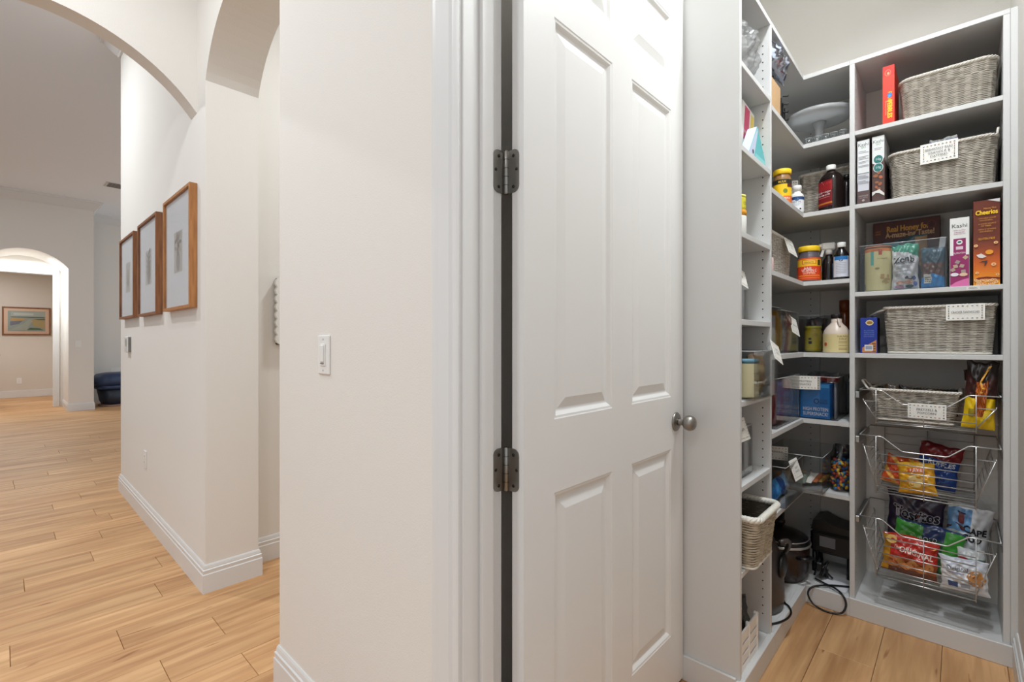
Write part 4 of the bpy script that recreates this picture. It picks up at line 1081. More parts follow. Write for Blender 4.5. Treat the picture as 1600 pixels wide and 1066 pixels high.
bag('medicine_packet', 'silver grey packet inside the crumpled bag on the top corner shelf', (-.640, 2.20, 2.275), (0, -.05, PI / 2), .20, .12, .03, lambda u, v: foil((120, 128, 150)), 9.0, None, 'packet', nu=12, nv=12)

# C2
def jar_prof(r, h, neck, nh): return [(r * .93, 0), (r, .004), (r, h - nh - .018), (r * .92, h - nh - .008), (neck, h - nh), (neck, h)]
def vit_p(P, r, h):
    P.rect(-.055, h * .80, .055, h * .995, C_(40, 36, 30)); P.text('BULK', 0, h * .89, .009, YEL, wmax=.04); P.rect(.005, h * .02, .055, h * .30, C_(232, 112, 40)); P.ell(.012, h * .50, .009, .010, C_(120, 130, 40)); P.text('TRIPLE', .018, h * .2, .008, WH, wmax=.03); P.rect(.020, h * .66, .05, h * .80, C_(90, 40, 30))
jar('vitamin_jar', 'yellow jar with yellow lid beside the white bottle on the second corner shelf', (-.577, 2.375, 1.807), jar_prof(.036, .140, .030, .006), mat((150, 110, 70), .2, name='amber_jar'), [(.035, .137), (.0365, .139), (.0365, .156), (.034, .159), (.0001, .159)], C_(250, 206, 30), 'jar', (.006, .112, .0362, C_(248, 200, 20), vit_p), rot=.25)
def wb_p(P, r, h):
    P.rect(-.05, h * .72, .05, h * .92, C_(34, 70, 120)); P.ell(0, h * .74, .009, .008, C_(70, 110, 150)); P.text('FISH OIL', 0, h * .58, .008, C_(40, 70, 120), wmax=.036); P.rect(-.016, h * .44, .016, h * .46, C_(150, 160, 176)); P.rect(-.016, h * .36, .01, h * .38, C_(150, 160, 176)); P.ell(.014, h * .12, .004, .004, C_(60, 60, 70))
jar('supplement_bottle', 'white bottle with blue band in front of the wicker basket, second corner shelf', (-.560, 2.560, 1.807), jar_prof(.0285, .105, .017, .010), WH, [(.0195, .104), (.0195, .128), (.018, .130), (.0001, .130)], WH, 'bottle', (.008, .080, .0287, C_(238, 240, 242), wb_p), rot=.22)
wicker('wicker_basket', 'small grey wicker basket behind the brown peroxide bottle', -.580, -.376, 2.700, 2.895, 1.807, 2.026, .006, .02)
card('grey label card on the small corner wicker basket beside the yellow jar', (-.600, 2.655, 1.92), (0, 0, .5), .05, .075, ['FIRST', 'AID'], .006)
def px_p(P, r, h):
    RD = C_(160, 28, 36)
    P.rect(-.034, h * .15, .036, h * .95, C_(130, 22, 30)); P.rect(-.034, h * .60, .036, h * .95, RD); P.poly([(-.034, h * .78), (.0, h * .84), (-.004, h * .98), (-.034, h * .93)], C_(230, 228, 226)); P.text('hyd', -.020, h * .87, .009, BLK, wmax=.02); P.text('CVS', .018, h * .88, .010, C_(206, 80, 80), wmax=.026)
    P.text('Hydrogen', .0, h * .56, .010, WH, wmax=.054); P.text('Peroxide', .0, h * .45, .009, WH, wmax=.05); P.rect(-.026, h * .34, .022, h * .36, C_(210, 120, 120)); P.rect(-.034, h * .08, .036, h * .15, C_(196, 110, 40))
jar('peroxide_bottle', 'large brown peroxide bottle with dark red label and white cap', (-.437, 2.635, 1.807), [(.046, 0), (.048, .004), (.048, .140), (.046, .152), (.038, .168), (.026, .180), (.017, .184), (.016, .198)], AMB, [(.0185, .193), (.0195, .195), (.0195, .214), (.018, .216), (.0001, .216)], WH, 'bottle', (.022, .142, .0483, C_(120, 20, 28), px_p, 1, .72), 1.0, .80, rot=-.62, sq=.62)
jar('oil_bottle', 'dark bottle with a yellow label edge beside the divider, second corner shelf', (-.382, 2.668, 1.807), jar_prof(.020, .15, .012, .02), DKB, [(.013, .148), (.013, .168), (.0001, .169)], BLACK, 'bottle', (.01, .10, .0202, C_(206, 196, 40), None, 1, .35), rot=-.9)

# C3
wicker('wicker_basket', 'grey wicker basket with angled card on the third corner shelf', -.865, -.590, 2.068, 2.60, 1.487, 1.684, .008, .025)
card('angled grey card with white rim on the third corner shelf basket', (-.550, 2.455, 1.600), (-.35, .16, PI / 2 - .15), .095, .080, ['COLD &', 'FLU'], .02)
def cap_thing(name, label, loc, r, h, col, cat, top=None):
    t = thing(name, label, cat, loc)
    MB().lathe([(r * .95, 0), (r, .003), (r, h * .72), (r * .7, h * .8), (r * .62, h)], mat(col, .35), n=20).build('body', t, False)
    MB().lathe([(r * .66, h), (r * .66, h * 1.12), (r * .5, h * 1.16), (.0001, h * 1.16)], mat(top or col, .35), n=20).build('cap', t, False)
    return t
cap_thing('medicine_bottle', 'red capped bottle poking out of the third corner shelf basket', (-.640, 2.18, 1.50), .030, .20, (150, 30, 36), 'bottle', (170, 24, 34))
t = thing('dropper_bottle', 'small dark and pink bottle before the third corner shelf basket', 'bottle', (-.560, 2.105, 1.487))
MB().lathe([(.018, 0), (.019, .003), (.019, .05), (.012, .058)], mat((206, 176, 172), .4), n=18).build('body', t, False)
MB().lathe([(.0125, .058), (.0125, .082), (.007, .09), (.006, .106), (.0001, .108)], BLACK, n=18).build('dropper', t, False)
B(-.003, -.001, .012, .045, .018, .034, mat((226, 222, 214), .6), .0005).build('price_tag', t, False)
def gum_p(P, r, h):
    P.rect(-.08, h * .62, .08, h * .93, C_(244, 190, 40)); P.rect(-.030, h * .72, .030, h * .90, C_(190, 40, 30)); P.rect(-.027, h * .74, .027, h * .88, C_(246, 200, 60)); P.text('nature', 0, h * .81, .010, C_(120, 30, 20), wmax=.044)
    P.rect(-.08, h * .04, .08, h * .62, C_(222, 66, 24)); P.text('Adult', -.006, h * .54, .011, WH, wmax=.03); P.text('VITAMIN C', 0, h * .43, .013, WH, wmax=.062); P.text('GUMMIES', 0, h * .31, .010, C_(250, 220, 190), wmax=.05); P.rect(-.05, h * .18, .05, h * .22, C_(244, 150, 60)); P.rect(-.05, h * .08, .05, h * .12, C_(240, 120, 50)); P.rect(.036, h * .66, .052, h * .9, C_(70, 60, 30))
jar('gummy_jar', 'vitamin jar with yellow lid and orange red label at the shelf corner', (-.524, 2.628, 1.487), jar_prof(.047, .148, .041, .014), mat((92, 84, 92), .2, name='violet_jar'), [(.0435, .144), (.045, .146), (.045, .166), (.043, .169), (.0001, .169)], C_(250, 206, 30), 'jar', (.008, .112, .0472, C_(226, 90, 30), gum_p), rot=.2)
t = thing('small_box', 'small cream and yellow box squeezed beside the orange vitamin jar', 'box', (-.477, 2.70, 1.487))
B(-.012, .012, -.02, .02, 0, .075, mat((214, 206, 190), .5), .001).build('carton', t, False); B(-.0122, .0122, -.0204, -.02, .02, .05, mat((206, 180, 60), .5)).build('print', t, False)
t = thing('spray_bottle', 'dark spray bottle with white trigger head on the third corner shelf', 'spray bottle', (-.452, 2.675, 1.487), (0, 0, .25))
MB().lathe([(.026, 0), (.028, .004), (.028, .085), (.024, .102), (.014, .122), (.012, .132)], DKB, n=24, sx=1.0, sy=.75).build('body', t, False)
MB().lathe([(.0145, .130), (.0145, .148), (.010, .152)], WHITE, n=18).build('collar', t, False)
MB().box(-.032, .026, -.011, .011, .152, .186, WHITE, .006).box(-.040, -.030, -.006, .006, .166, .182, WHITE, .002).build('trigger_head', t, False)
MB().prism([(-.028, .152), (-.018, .152), (-.026, .120), (-.036, .124)], 'y', -.008, .008, WHITE).build('trigger', t, False)
B(.012, .0275, -.0225, -.0215, .01, .085, mat((60, 90, 120), .4), .0003).build('paper_label', t, False)
def al_p(P, r, h):
    P.rect(-.028, h * .82, .028, h, C_(40, 120, 190)); P.poly([(-.008, h * .84), (.008, h * .84), (.006, h * .76), (0, h * .74), (-.006, h * .76)], C_(26, 40, 80))
    for y in (.66, .58, .50, .42, .34, .26, .18): P.rect(-.020, h * y, .020, h * y + .0014, C_(150, 154, 170))
jar('antiseptic_bottle', 'dark bottle with blue and white label and white cap beside the divider', (-.396, 2.628, 1.487), [(.028, 0), (.0305, .003), (.0305, .108), (.028, .118), (.020, .134), (.013, .142), (.0125, .152)], DKB, [(.0165, .150), (.0172, .152), (.0172, .170), (.016, .172), (.0001, .172)], WHITE, 'bottle', (.014, .108, .0307, C_(214, 216, 226), al_p, 1), 1.0, .8, rot=.08)

# C4
clear_bin('clear bin holding navy and yellow boxes beside the left divider', -.84, -.566, 2.070, 2.318, 1.155, 1.352)
bl = [(26, 36, 92), (222, 192, 70), (206, 210, 216), (196, 152, 60)]
for i in range(4):
    cc = bl[i]; t, f, r_, w_, h, dp = carton('tea_box', ['navy box standing nearest the divider in the fourth corner shelf bin', 'yellow box second from the divider in the fourth corner shelf bin', 'white box third from the divider in the fourth corner shelf bin', 'mustard box farthest from the divider in the fourth corner shelf bin'][i], -.735 - .05, -.735 + .05, 2.0, 2.05, 1.1585, 1.338 - .01 * (i % 3), cc, group='boxes in the first clear bin')
    t.location = (-.625, 2.115 + .056 * i, 1.1587); t.rotation_euler = (0, 0, PI / 2)
    # resize: local x becomes world y
    for ch in t.children: ch.scale = (.5, 2.1, 1)
clear_bin('clear bin of baking packets with a tilted card on the fourth corner shelf', -.84, -.566, 2.324, 2.610, 1.155, 1.345)
pk = [((226, 226, 220), (232, 200, 90)), ((212, 168, 60), (206, 150, 50)), ((222, 222, 214), (160, 160, 150)), ((196, 120, 150), (226, 200, 190)), ((226, 196, 190), (200, 70, 90))]
for i in range(5):
    a, b = pk[i]
    bag('baking_packet', ['white and yellow', 'golden yellow', 'pale grey', 'pink', 'pale pink'][i] + ' packet standing in the baking packet bin', (-.600, 2.358 + .053 * i, 1.160), (0, 0, PI / 2), .050, .165 - .012 * (i % 2), .024, lambda u, v, a=a, b=b: C_(*a) if v < .6 else C_(*b), 2.0 + i, lambda P, w_, h: [P.rect(-.014, h * (.2 + .1 * k), .014, h * (.2 + .1 * k) + .002, C_(150, 140, 140)) for k in range(3)], 'packet', 'packets in the baking bin', nu=12, nv=14)
card('tilted grey card with white rim over the baking packet bin', (-.542, 2.47, 1.240), (-.30, .26, PI / 2 - .15), .085, .085, ['BAKING'], .014)
MB().tube([(-.575, 2.40, 1.345), (-.56, 2.41, 1.30), (-.555, 2.43, 1.285), (-.56, 2.45, 1.31), (-.575, 2.46, 1.345)], .0035, mat((120, 92, 76), .5), 8).build('ribbon_loop'); tag(D.objects['ribbon_loop'], 'brown ribbon loop hanging at the rim of the baking packet bin', 'ribbon')
clear_bin('clear bin around the yellow jar at the back of the fourth corner shelf', -.580, -.474, 2.690, 2.880, 1.155, 1.335)
def pick_p(P, r, h):
    for i in range(18): P.ell(-.05 + .1 * hash2(i, 1), h * (.1 + .75 * hash2(i, 5)), .010, .007, C_(206 - int(40 * hash2(i, 9)), 186 - int(40 * hash2(i, 9)), 30), 8, i)
    P.rect(-.020, h * .30, -.006, h * .45, BLK); P.rect(-.02, h * .52, -.008, h * .62, BLK)
jar('pickle_jar', 'yellow jar in the clear bin behind the jug', (-.527, 2.735, 1.159), jar_prof(.036, .118, .034, .004), mat((190, 170, 34), .25, name='yellow_glass'), [(.0365, .112), (.0365, .124), (.0001, .126)], C_(206, 200, 70), 'jar', (.01, .100, .0362, C_(196, 174, 34), pick_p), rot=.2)
bag('dried_fruit_bag', 'dark bag slumped behind the yellow jar in the back clear bin', (-.527, 2.815, 1.160), (0, 0, .2), .095, .165, .05, lambda u, v: C_(38, 28, 34, .35) if (u * 5 + v * 4) % 2 < 1.5 else C_(92, 58, 60, .35), 3.3, None, 'bag', nu=14, nv=14)
t = thing('syrup_jug', 'cream jug with small neck handle and dark cap by the divider', 'jug', (-.4165, 2.640, 1.155), (0, 0, .15))
JUG = mat((216, 200, 186), .35, name='cream_plastic')
MB().lathe([(.050, 0), (.053, .004), (.053, .085), (.050, .100), (.040, .118), (.026, .133), (.021, .142), (.021, .160)], JUG, n=32).build('body', t, False)
MB().lathe([(.022, .158), (.0225, .176), (.021, .178), (.0001, .178)], mat((30, 24, 24), .4), n=24).build('cap', t, False)
MB().tube([(.006, -.020, .156), (.008, -.030, .150), (.010, -.034, .138), (.012, -.034, .126), (.012, -.036, .118)], .005, JUG, 8).build('neck_handle', t, False)
P_ = Print(lambda x, y, q: Vector(((.0534 + q) * math.cos(-PI / 2 + x / .0534), (.0534 + q) * math.sin(-PI / 2 + x / .0534), y)), .006)
P_.rect(-.075, .006, .075, .086, C_(222, 206, 150)); P_.text('PURE MAPLE', .026, .076, .007, C_(110, 70, 50), wmax=.045); P_.text('SYRUP', .026, .064, .008, C_(110, 70, 50), wmax=.04)
for y in (.052, .046, .034, .022, .016): P_.rect(.008, y, .044, y + .0016, C_(140, 100, 70))
P_.ell(-.046, .040, .008, .009, C_(200, 80, 40)); P_.build(t, 'print', False)
jar('spice_bottle', 'tall amber bottle behind the cream jug', (-.408, 2.80, 1.155), [(.024, 0), (.026, .004), (.026, .17), (.02, .185), (.02, .20)], mat((120, 58, 26), .2, name='amber_glass'), [(.0225, .198), (.0225, .252), (.0001, .254)], mat((126, 62, 30), .35), 'bottle')

# C5
clear_bin('long clear bin of red lidded pouches on the fifth corner shelf', -.84, -.546, 2.165, 2.548, .848, 1.055)
for i in range(5):
    bag('snack_pouch', ['dark red pouch nearest the divider in the long pouch bin', 'mauve pouch second from the divider in the long pouch bin', 'red pouch in the middle of the long pouch bin', 'violet grey pouch fourth in the long pouch bin', 'mauve grey pouch at the inner end of the long pouch bin'][i], (-.580, 2.208 + .072 * i, .853), (0, 0, PI / 2), .066, .185, .028, lambda u, v, i=i: C_(*[(112, 34, 40), (150, 108, 112), (150, 48, 46), (140, 108, 116), (128, 110, 126)][i], .3) if v < .75 else C_(150, 46, 40, .3), 1.0 + i * .7, None, 'snack bag', 'pouches in the long bin', nu=12, nv=14)
clear_bin('clear bin around the blue protein box on the fifth corner shelf', -.560, -.402, 2.580, 2.870, .848, 1.045)
t, f, r_, w_, h, dp = carton('protein_box', 'bright blue box reading High Protein Supersnack in a clear bin', -.554, -.434, 2.590, 2.72, .8515, 1.010, (14, 112, 190), cat='box')
f.rect(w_ * .40, h * .90, w_ - .003, h - .002, C_(60, 160, 226)); f.ell(w_ * .56, h * .50, .011, .013, C_(14, 44, 92)); f.ell(w_ * .56, h * .50, .006, .008, C_(20, 120, 196)); f.text('PURE', w_ * .80, h * .53, .009, C_(14, 44, 92), wmax=.03); f.text('BARN', w_ * .80, h * .46, .009, C_(14, 44, 92), wmax=.03)
f.text('HIGH PROTEIN', w_ * .53, h * .27, .016, WH, wmax=.100); f.text('SUPERSNACK!', w_ * .53, h * .13, .016, WH, wmax=.100)
f.build(t, 'print', False)
bag('zip_bag', 'clear zip bag with red zipper behind the blue protein box', (-.484, 2.760, .855), (0, 0, 0), .130, .205, .05, lambda u, v: C_(170, 44, 34, .3) if .76 < v < .88 else FILM, 4.4, None, 'bag', nu=18, nv=18)
bag('snack_pouch', 'white pouch beside the blue protein box', (-.420, 2.66, .853), (0, 0, PI / 2), .10, .165, .014, lambda u, v: foil((206, 204, 212)), 5.7, None, 'snack bag', nu=12, nv=14)
card('white dotted label card between the two bins on the fifth corner shelf', (-.527, 2.566, .985), (0, 0, .30), .120, .062, ['PROTEIN', 'SNACKS'], .012)
t = thing('binder_clip', 'black clip at the back of the fifth corner shelf near the divider', 'clip', (-.395, 2.885, .848))
MB().box(-.022, .022, -.008, .008, 0, .16, BLACK, .003).build('clamp', t, False); MB().tube([(-.015, 0, .16), (-.005, 0, .20), (.012, 0, .225), (.018, 0, .20), (.015, 0, .16)], .004, BLACK, 6).build('handle', t, False)

# C6
clear_bin('deep clear bin of blue packets overhanging the sixth corner shelf', -.84, -.520, 2.195, 2.492, .522, .690)
for i in range(4):
    bag('snack_packet', ['bright blue packet nearest the divider in the overhanging bin', 'sky blue packet second from the divider in the overhanging bin', 'deep blue packet third from the divider in the overhanging bin', 'pale blue packet at the inner end of the overhanging bin'][i], (-.575, 2.235 + .064 * i, .5330), (-.25, .15 * (-1) ** i, PI / 2), .075, .075, .035, lambda u, v, i=i: foil([(30, 110, 180), (60, 140, 206), (24, 70, 140), (120, 160, 196)][i]), 2.0 + i, None, 'packet', 'blue packets in the overhanging bin', nu=12, nv=12)
card('tilted white rimmed card on the overhanging clear bin', (-.500, 2.335, .620), (-.32, -.04, PI / 2 - .1), .090, .085, ['FRUIT', 'SNACKS'], .012)
card('grey dotted label card behind the overhanging clear bin', (-.655, 2.478, .655), (0, 0, .25), .150, .062, ['SNACKS & GRANOLA', 'BARS'], 0)
clear_bin('low clear bin of snack bars on the sixth corner shelf', -.690, -.446, 2.500, 2.860, .522, .690)
bcol = [(196, 130, 70), (210, 210, 206), (150, 90, 50), (214, 190, 140), (120, 130, 120), (226, 222, 214), (176, 100, 60), (206, 170, 90)]
for i in range(8):
    bag('snack_bar', ['orange', 'silver', 'brown', 'tan', 'sage', 'white', 'copper', 'golden'][i] + ' snack bar in the low clear bin', (-.62 + .018 * i, 2.58 + .028 * (i % 4), .527 + .010 * (i // 4) + .004), (-1.35, 0, .5 - .12 * i), .036, .115, .014, lambda u, v, i=i: foil(bcol[i]), 1.0 + i, None, 'snack bar', 'snack bars in the low clear bin', nu=8, nv=12)
t = thing('candy_bag', 'clear bag of colourful wrapped candies beside the divider', 'candy bag', (-.403, 2.665, .5225))
cb = MB(); CC = [C_(236, 186, 40, .3), C_(226, 120, 50, .3), C_(30, 90, 160, .3), C_(244, 206, 70, .3), C_(206, 84, 60, .3), C_(60, 140, 190, .3)]
for i in range(190):
    a = 2 * PI * hash2(i, 1); z = .010 + .125 * hash2(i, 2); rr = (.034 if hash2(i, 3) > .35 else .026) * (1 - .25 * (z / .14) ** 3)
    x, y = rr * math.cos(a), rr * math.sin(a) * 1.5
    a2 = 6.28 * hash2(i, 4); dx, dz = .009 * math.cos(a2), .009 * math.sin(a2)
    cb.tube([(x - dx, y, z - dz), (x - dx * .5, y, z - dz * .5), (x, y - .002, z), (x + dx * .5, y, z + dz * .5), (x + dx, y, z + dz)], lambda k: .0065 if .2 < k < .8 else .003, CC[i % 6], 6)
cb.build('candies', t, False, kind='stuff', fix=False)
fb = MB(); fb.grid(lambda u, v: ((.040 - .012 * max(0, v - .65) * 2.8) * math.cos(2 * PI * u) * (1 + .04 * math.sin(9 * PI * u + 6 * v)), (.062 - .05 * max(0, v - .65) * 2.4) * math.sin(2 * PI * u) * (1 + .05 * math.sin(7 * PI * u + 8 * v)), .001 + .205 * v), 40, 20, FILM2, cu=True); fb.build('film', t, False, fix=False)
MB().grid(lambda u, v: (.036 * math.cos(PI + PI * u) * .9, .050 + .012 * math.sin(PI * u), .02 + .18 * v), 12, 6, mat((28, 34, 48), .4)).build('back_panel', t, False)

# bottom of the corner
DG = mat((66, 60, 58), .35, name='dark_grey_plastic'); DG2 = mat((40, 37, 36), .3, name='charcoal_plastic'); GB = mat((44, 30, 26), .3, name='brown_black_enamel')
t = thing('rounded_appliance', 'upright dark grey rounded appliance with ring handle at the bottom of the corner', 'appliance', (-.668, 2.245, .078))
MB().lathe([(.10, 0), (.108, .006), (.112, .05), (.110, .14), (.100, .22), (.080, .28), (.050, .315), (.001, .328)], DG, n=36, sx=1.15, sy=1.22).build('body', t, False)
MB().tube([(.128 * math.cos(a) * .55 + .07, .115 * math.sin(a) + .02, .20 + .115 * math.cos(a * 1.0 + .5) * .9) for a in [PI * 1.4 * i / 16 - PI * .2 for i in range(17)]], .010, DG, 8).build('ring_handle', t, False)
MB().lathe([(.045, 0), (.05, .004), (.05, .012), (.03, .018), (.001, .018)], BLACK, (.118, .0, .19), 24, 'x').build('dial', t, False)
t = thing('slow_cooker', 'round dark brown slow cooker with a chrome ring below the corner shelves', 'slow cooker', (-.640, 2.600, .078))
MB().lathe([(.095, .0), (.102, .006), (.118, .05), (.124, .12), (.124, .165)], GB, n=40).build('crock', t, False)
MB().lathe([(.1245, .164), (.129, .166), (.130, .172), (.126, .176)], CHROME, n=40, caps=False).build('chrome_ring', t, False)
MB().lathe([(.126, .174), (.122, .186), (.100, .205), (.06, .222), (.02, .232), (.001, .233)], BLACK, n=40).build('lid', t, False)
MB().lathe([(.118, .190), (.121, .193), (.118, .196)], CHROME, n=40, caps=False).build('lid_band', t, False)
MB().lathe([(.012, .23), (.010, .245), (.022, .252), (.022, .262), (.001, .268)], BLACK, n=20).build('lid_knob', t, False)
for s_ in (-.5, 2.6): MB().tube([(.12 * math.cos(s_ - .25), .12 * math.sin(s_ - .25), .13), (.155 * math.cos(s_ - .15), .155 * math.sin(s_ - .15), .135), (.155 * math.cos(s_ + .15), .155 * math.sin(s_ + .15), .135), (.12 * math.cos(s_ + .25), .12 * math.sin(s_ + .25), .13)], .008, BLACK, 8).build('handle', t, False)
t = thing('black_cover', 'tall black rounded cover standing behind the slow cooker', 'appliance', (-.775, 2.795, .078))
MB().lathe([(.10, 0), (.105, .01), (.105, .26), (.095, .33), (.07, .385), (.03, .41), (.001, .415)], BLACK, n=32, sx=1.0, sy=.95).build('hood', t, False)
MB().tube([(.03, -.095, .30), (.06, -.085, .30), (.085, -.06, .30)], .004, DG2, 6).build('seam', t, False)
t = thing('black_appliance', 'black angular grill machine at the back of the bottom corner shelf', 'appliance', (-.455, 2.815, .078))
MB().box(-.085, .088, -.085, .09, .10, .205, BLACK, .012).build('body', t, False)
MB().prism([(-.085, .205), (.088, .205), (.07, .235), (.02, .238), (-.04, .262), (-.075, .25)], 'y', -.07, .08, BLACK).build('lid', t, False)
MB().box(-.045, .02, -.087, -.084, .135, .185, mat((120, 122, 128), .3), .001).build('display', t, False)
for sx_ in (-.07, .072):
    for sy_ in (-.06, .07): MB().lathe([(.012, 0), (.010, .10)], BLACK, (sx_, sy_, 0), 12).build('foot', t, False)
t = thing('power_plug', 'tangle of black plugs and cable beside the slow cooker', 'cable', (-.485, 2.665, .078))
for i in range(5): MB().tube([(-.03 + .05 * hash2(i, 1), -.02 + .05 * hash2(i, 2), .012 + .03 * hash2(i, 3)), (-.01 + .05 * hash2(i, 4), -.01 + .05 * hash2(i, 5), .07 + .03 * hash2(i, 6)), (.03 * hash2(i, 7), .05 * hash2(i, 8), .05), (.05 * hash2(i, 9), .02, .012)], .0048, BLACK, 7).build('cord', t, False)
MB().box(-.015, .012, -.02, .008, .045, .085, BLACK, .005).build('plug', t, False)
for i, (x, y, a) in enumerate(((-.43, 2.70, .2), (-.41, 2.645, -.1))):
    p = B(-.055, .040, -.05, .05, 0, .0012, mat((226, 226, 232), .6)).build('paper_sheet', None, False); p.location = (x, y, .0785 + .0014 * i); p.rotation_euler = (0, 0, a)
    tag(p, ['white paper sheet under the black grill machine', 'white paper sheet near the toe kick under the cable loop'][i], 'paper', 'paper sheets on the bottom shelf')
def smooth(pts, n=8, closed=False):
    out = []; P = [Vector(p) for p in pts]; N = len(P)
    for i in range(N if closed else N - 1):
        p0 = P[(i - 1) % N] if closed or i > 0 else P[0]; p1 = P[i]; p2 = P[(i + 1) % N]; p3 = P[(i + 2) % N] if closed or i + 2 < N else P[-1]
        for k in range(n):
            t_ = k / n; out.append(.5 * ((2 * p1) + (-p0 + p2) * t_ + (2 * p0 - 5 * p1 + 4 * p2 - p3) * t_ * t_ + (-p0 + 3 * p1 - 3 * p2 + p3) * t_ ** 3))
    if not closed: out.append(P[-1])
    return out
cb = MB().tube(smooth([(-.36, 2.66, .086), (-.41, 2.63, .087), (-.455, 2.585, .090), (-.495, 2.548, .082), (-.510, 2.535, .052), (-.490, 2.530, .016), (-.450, 2.520, .006), (-.408, 2.522, .006), (-.378, 2.532, .016), (-.366, 2.544, .05), (-.378, 2.552, .082), (-.41, 2.58, .092), (-.455, 2.61, .088), (-.50, 2.64, .086)], 8), .0042, BLACK, 8).build('power_cable', None)
tag(cb, 'black power cord looped over the toe kick onto the floor', 'cable')
cb = MB().tube(smooth([(-.585, 2.335, .30), (-.572, 2.335, .22), (-.565, 2.33, .14), (-.556, 2.315, .088), (-.53, 2.285, .086), (-.512, 2.245, .084), (-.512, 2.19, .083), (-.53, 2.13, .084), (-.56, 2.085, .083)], 8), .0042, BLACK, 8).build('power_cable', None)
tag(cb, 'black power cord trailing from the rounded grey appliance', 'cord')

# ================================================================ LEFT TOWER: CONTENTS
bag('plastic_bag', 'clear plastic bag slumped on the highest shelf of the narrow tower', (-.600, 1.865, 2.1515), (0, 0, PI / 2), .27, .235, .12, lambda u, v: FILM, 3.0, None, 'plastic bag', taper=.25)
for i in range(3):
    t = thing('bubble_packet', 'white %s packet inside the clear bag on the narrow tower' % ['lower', 'middle', 'upper'][i], 'packet', (-.610, 1.86 + .03 * (i - 1), 2.155 + .032 * i), (0, .2 * (i - 1), PI / 2), 'packets in the clear bag')
    MB().box(-.055, .055, -.018, .018, 0, .024, mat((222, 224, 226), .35), .010).build('packet', t, False)
t, f, r_, w_, h, dp = carton('party_pouch', 'white pouch with pink and yellow stripes leaning on the narrow tower', -.07, .07, -.009, .009, 0, .220, (232, 230, 226), cat='pouch')
t.location = (-.596, 1.925, 1.872); t.rotation_euler = (0, .10, PI / 2); t.location.z += .007
f.poly([(.02, h * .35), (.075, h * .35), (.085, h * .96), (.03, h * .96)], C_(206, 70, 110)); f.poly([(.08, h * .08), (.115, h * .08), (.135, h * .93), (.10, h * .93)], C_(236, 208, 96)); f.ell(.035, h * .22, .016, .016, C_(226, 180, 150)); f.text('PARTY', .045, h * .5, .012, WH, wmax=.04); f.rect(.10, h * .4, .128, h * .5, C_(170, 200, 150)); f.build(t, 'print', False)
t = thing('tent_box', 'teal tent shaped box with a pale stripe and black dot on the narrow tower', 'box', (-.60, 1.908, 1.869))
MB().prism([(-.105, .0004), (.105, .0004), (.092, .030), (.006, .128), (-.004, .128)], 'x', .022, .055, mat((96, 186, 190), .45, name='teal_board')).build('carton', t, False)
MB().prism([(-.1062, .0004), (-.105, .0004), (-.004, .128), (-.0052, .1285)], 'x', .0225, .0545, mat((196, 206, 228), .45, name='pale_lilac_board')).build('pale_side', t, False)
P_ = Print(plane((.055, 0, 0), (0, 1, 0), (0, 0, 1), (1, 0, 0)))
P_.poly([(-.103, .002), (-.045, .002), (.004, .110), (-.001, .126)], C_(196, 206, 228)); P_.ell(-.052, .024, .0085, .0085, BLK); P_.poly([(-.03, .006), (.098, .006), (.088, .026), (-.022, .026)], C_(136, 206, 208)); P_.build(t, 'print', False)
jar('small_tin', 'small white tin with orange band on the third shelf of the narrow tower', (-.575, 1.755, 1.579), [(.036, 0), (.0375, .003), (.0375, .062), (.036, .064)], C_(226, 226, 222), [(.038, .0625), (.038, .080), (.036, .082), (.0001, .082)], C_(226, 158, 40), 'tin')
jar('small_tin', 'yellow green tin stacked on the orange banded tin', (-.575, 1.755, 1.6615), [(.034, 0), (.035, .002), (.035, .042), (.034, .044)], C_(214, 206, 60), [(.0355, .043), (.0355, .052), (.0001, .053)], C_(226, 220, 120), 'tin', (.006, .038, .0352, C_(220, 210, 60), lambda P, r, h: (P.text('CORN', .02, h * .5, .01, C_(60, 70, 30), wmax=.03), P.ell(.045, h * .5, .008, .009, C_(160, 180, 60)))), rot=PI / 3)
clear_bin('clear bin with slanted card on the fourth shelf of the narrow tower', -.84, -.575, 1.72, 1.90, 1.283, 1.43)
card('small grey card with white rim on the fourth shelf of the narrow tower', (-.556, 1.785, 1.405), (-.30, .20, PI / 2 - .1), .090, .066, ['TEA'], .014)
bag('napkin_pack', 'pale packet standing inside the clear bin below the small tins', (-.62, 1.80, 1.2875), (0, 0, PI / 2), .12, .13, .04, lambda u, v: C_(206, 204, 196), 2.2, None, 'packet', nu=12, nv=12)
clear_bin('clear bin overhanging the fifth shelf of the narrow tower with a cream canister', -.84, -.505, 1.735, 2.020, 1.007, 1.175)
jar('canister', 'cream canister in the overhanging bin of the narrow tower', (-.575, 1.825, 1.0115), [(.054, 0), (.056, .003), (.056, .118), (.054, .121)], C_(222, 212, 168), [(.0565, .1205), (.0565, .134), (.0001, .136)], C_(92, 140, 160), 'canister', (.004, .118, .0562, C_(226, 216, 172), lambda P, r, h: (P.text('so organic', .02, h * .72, .007, C_(100, 96, 70), wmax=.045), P.ell(.02, h * .45, .007, .005, C_(100, 110, 90)), [P.ell(.045 + .01 * math.cos(i * 2.1), h * .25 + .012 * math.sin(i * 1.7), .007, .005, C_(176, 140, 90), 8, i) for i in range(8)])), rot=PI / 3)
bag('nut_bag', 'brown paper bag folded beside the cream canister', (-.565, 1.945, 1.012), (0, 0, PI / 2 - .2), .105, .150, .06, lambda u, v: C_(176, 150, 108) if v < .7 else C_(146, 116, 82), 4.0, None, 'bag', nu=14, nv=14)
card('white rimmed card clipped over the bin with the cream canister', (-.482, 1.945, 1.135), (-.34, .34, PI / 2 - .1), .085, .075, ['OATS &', 'NUTS'], .03)
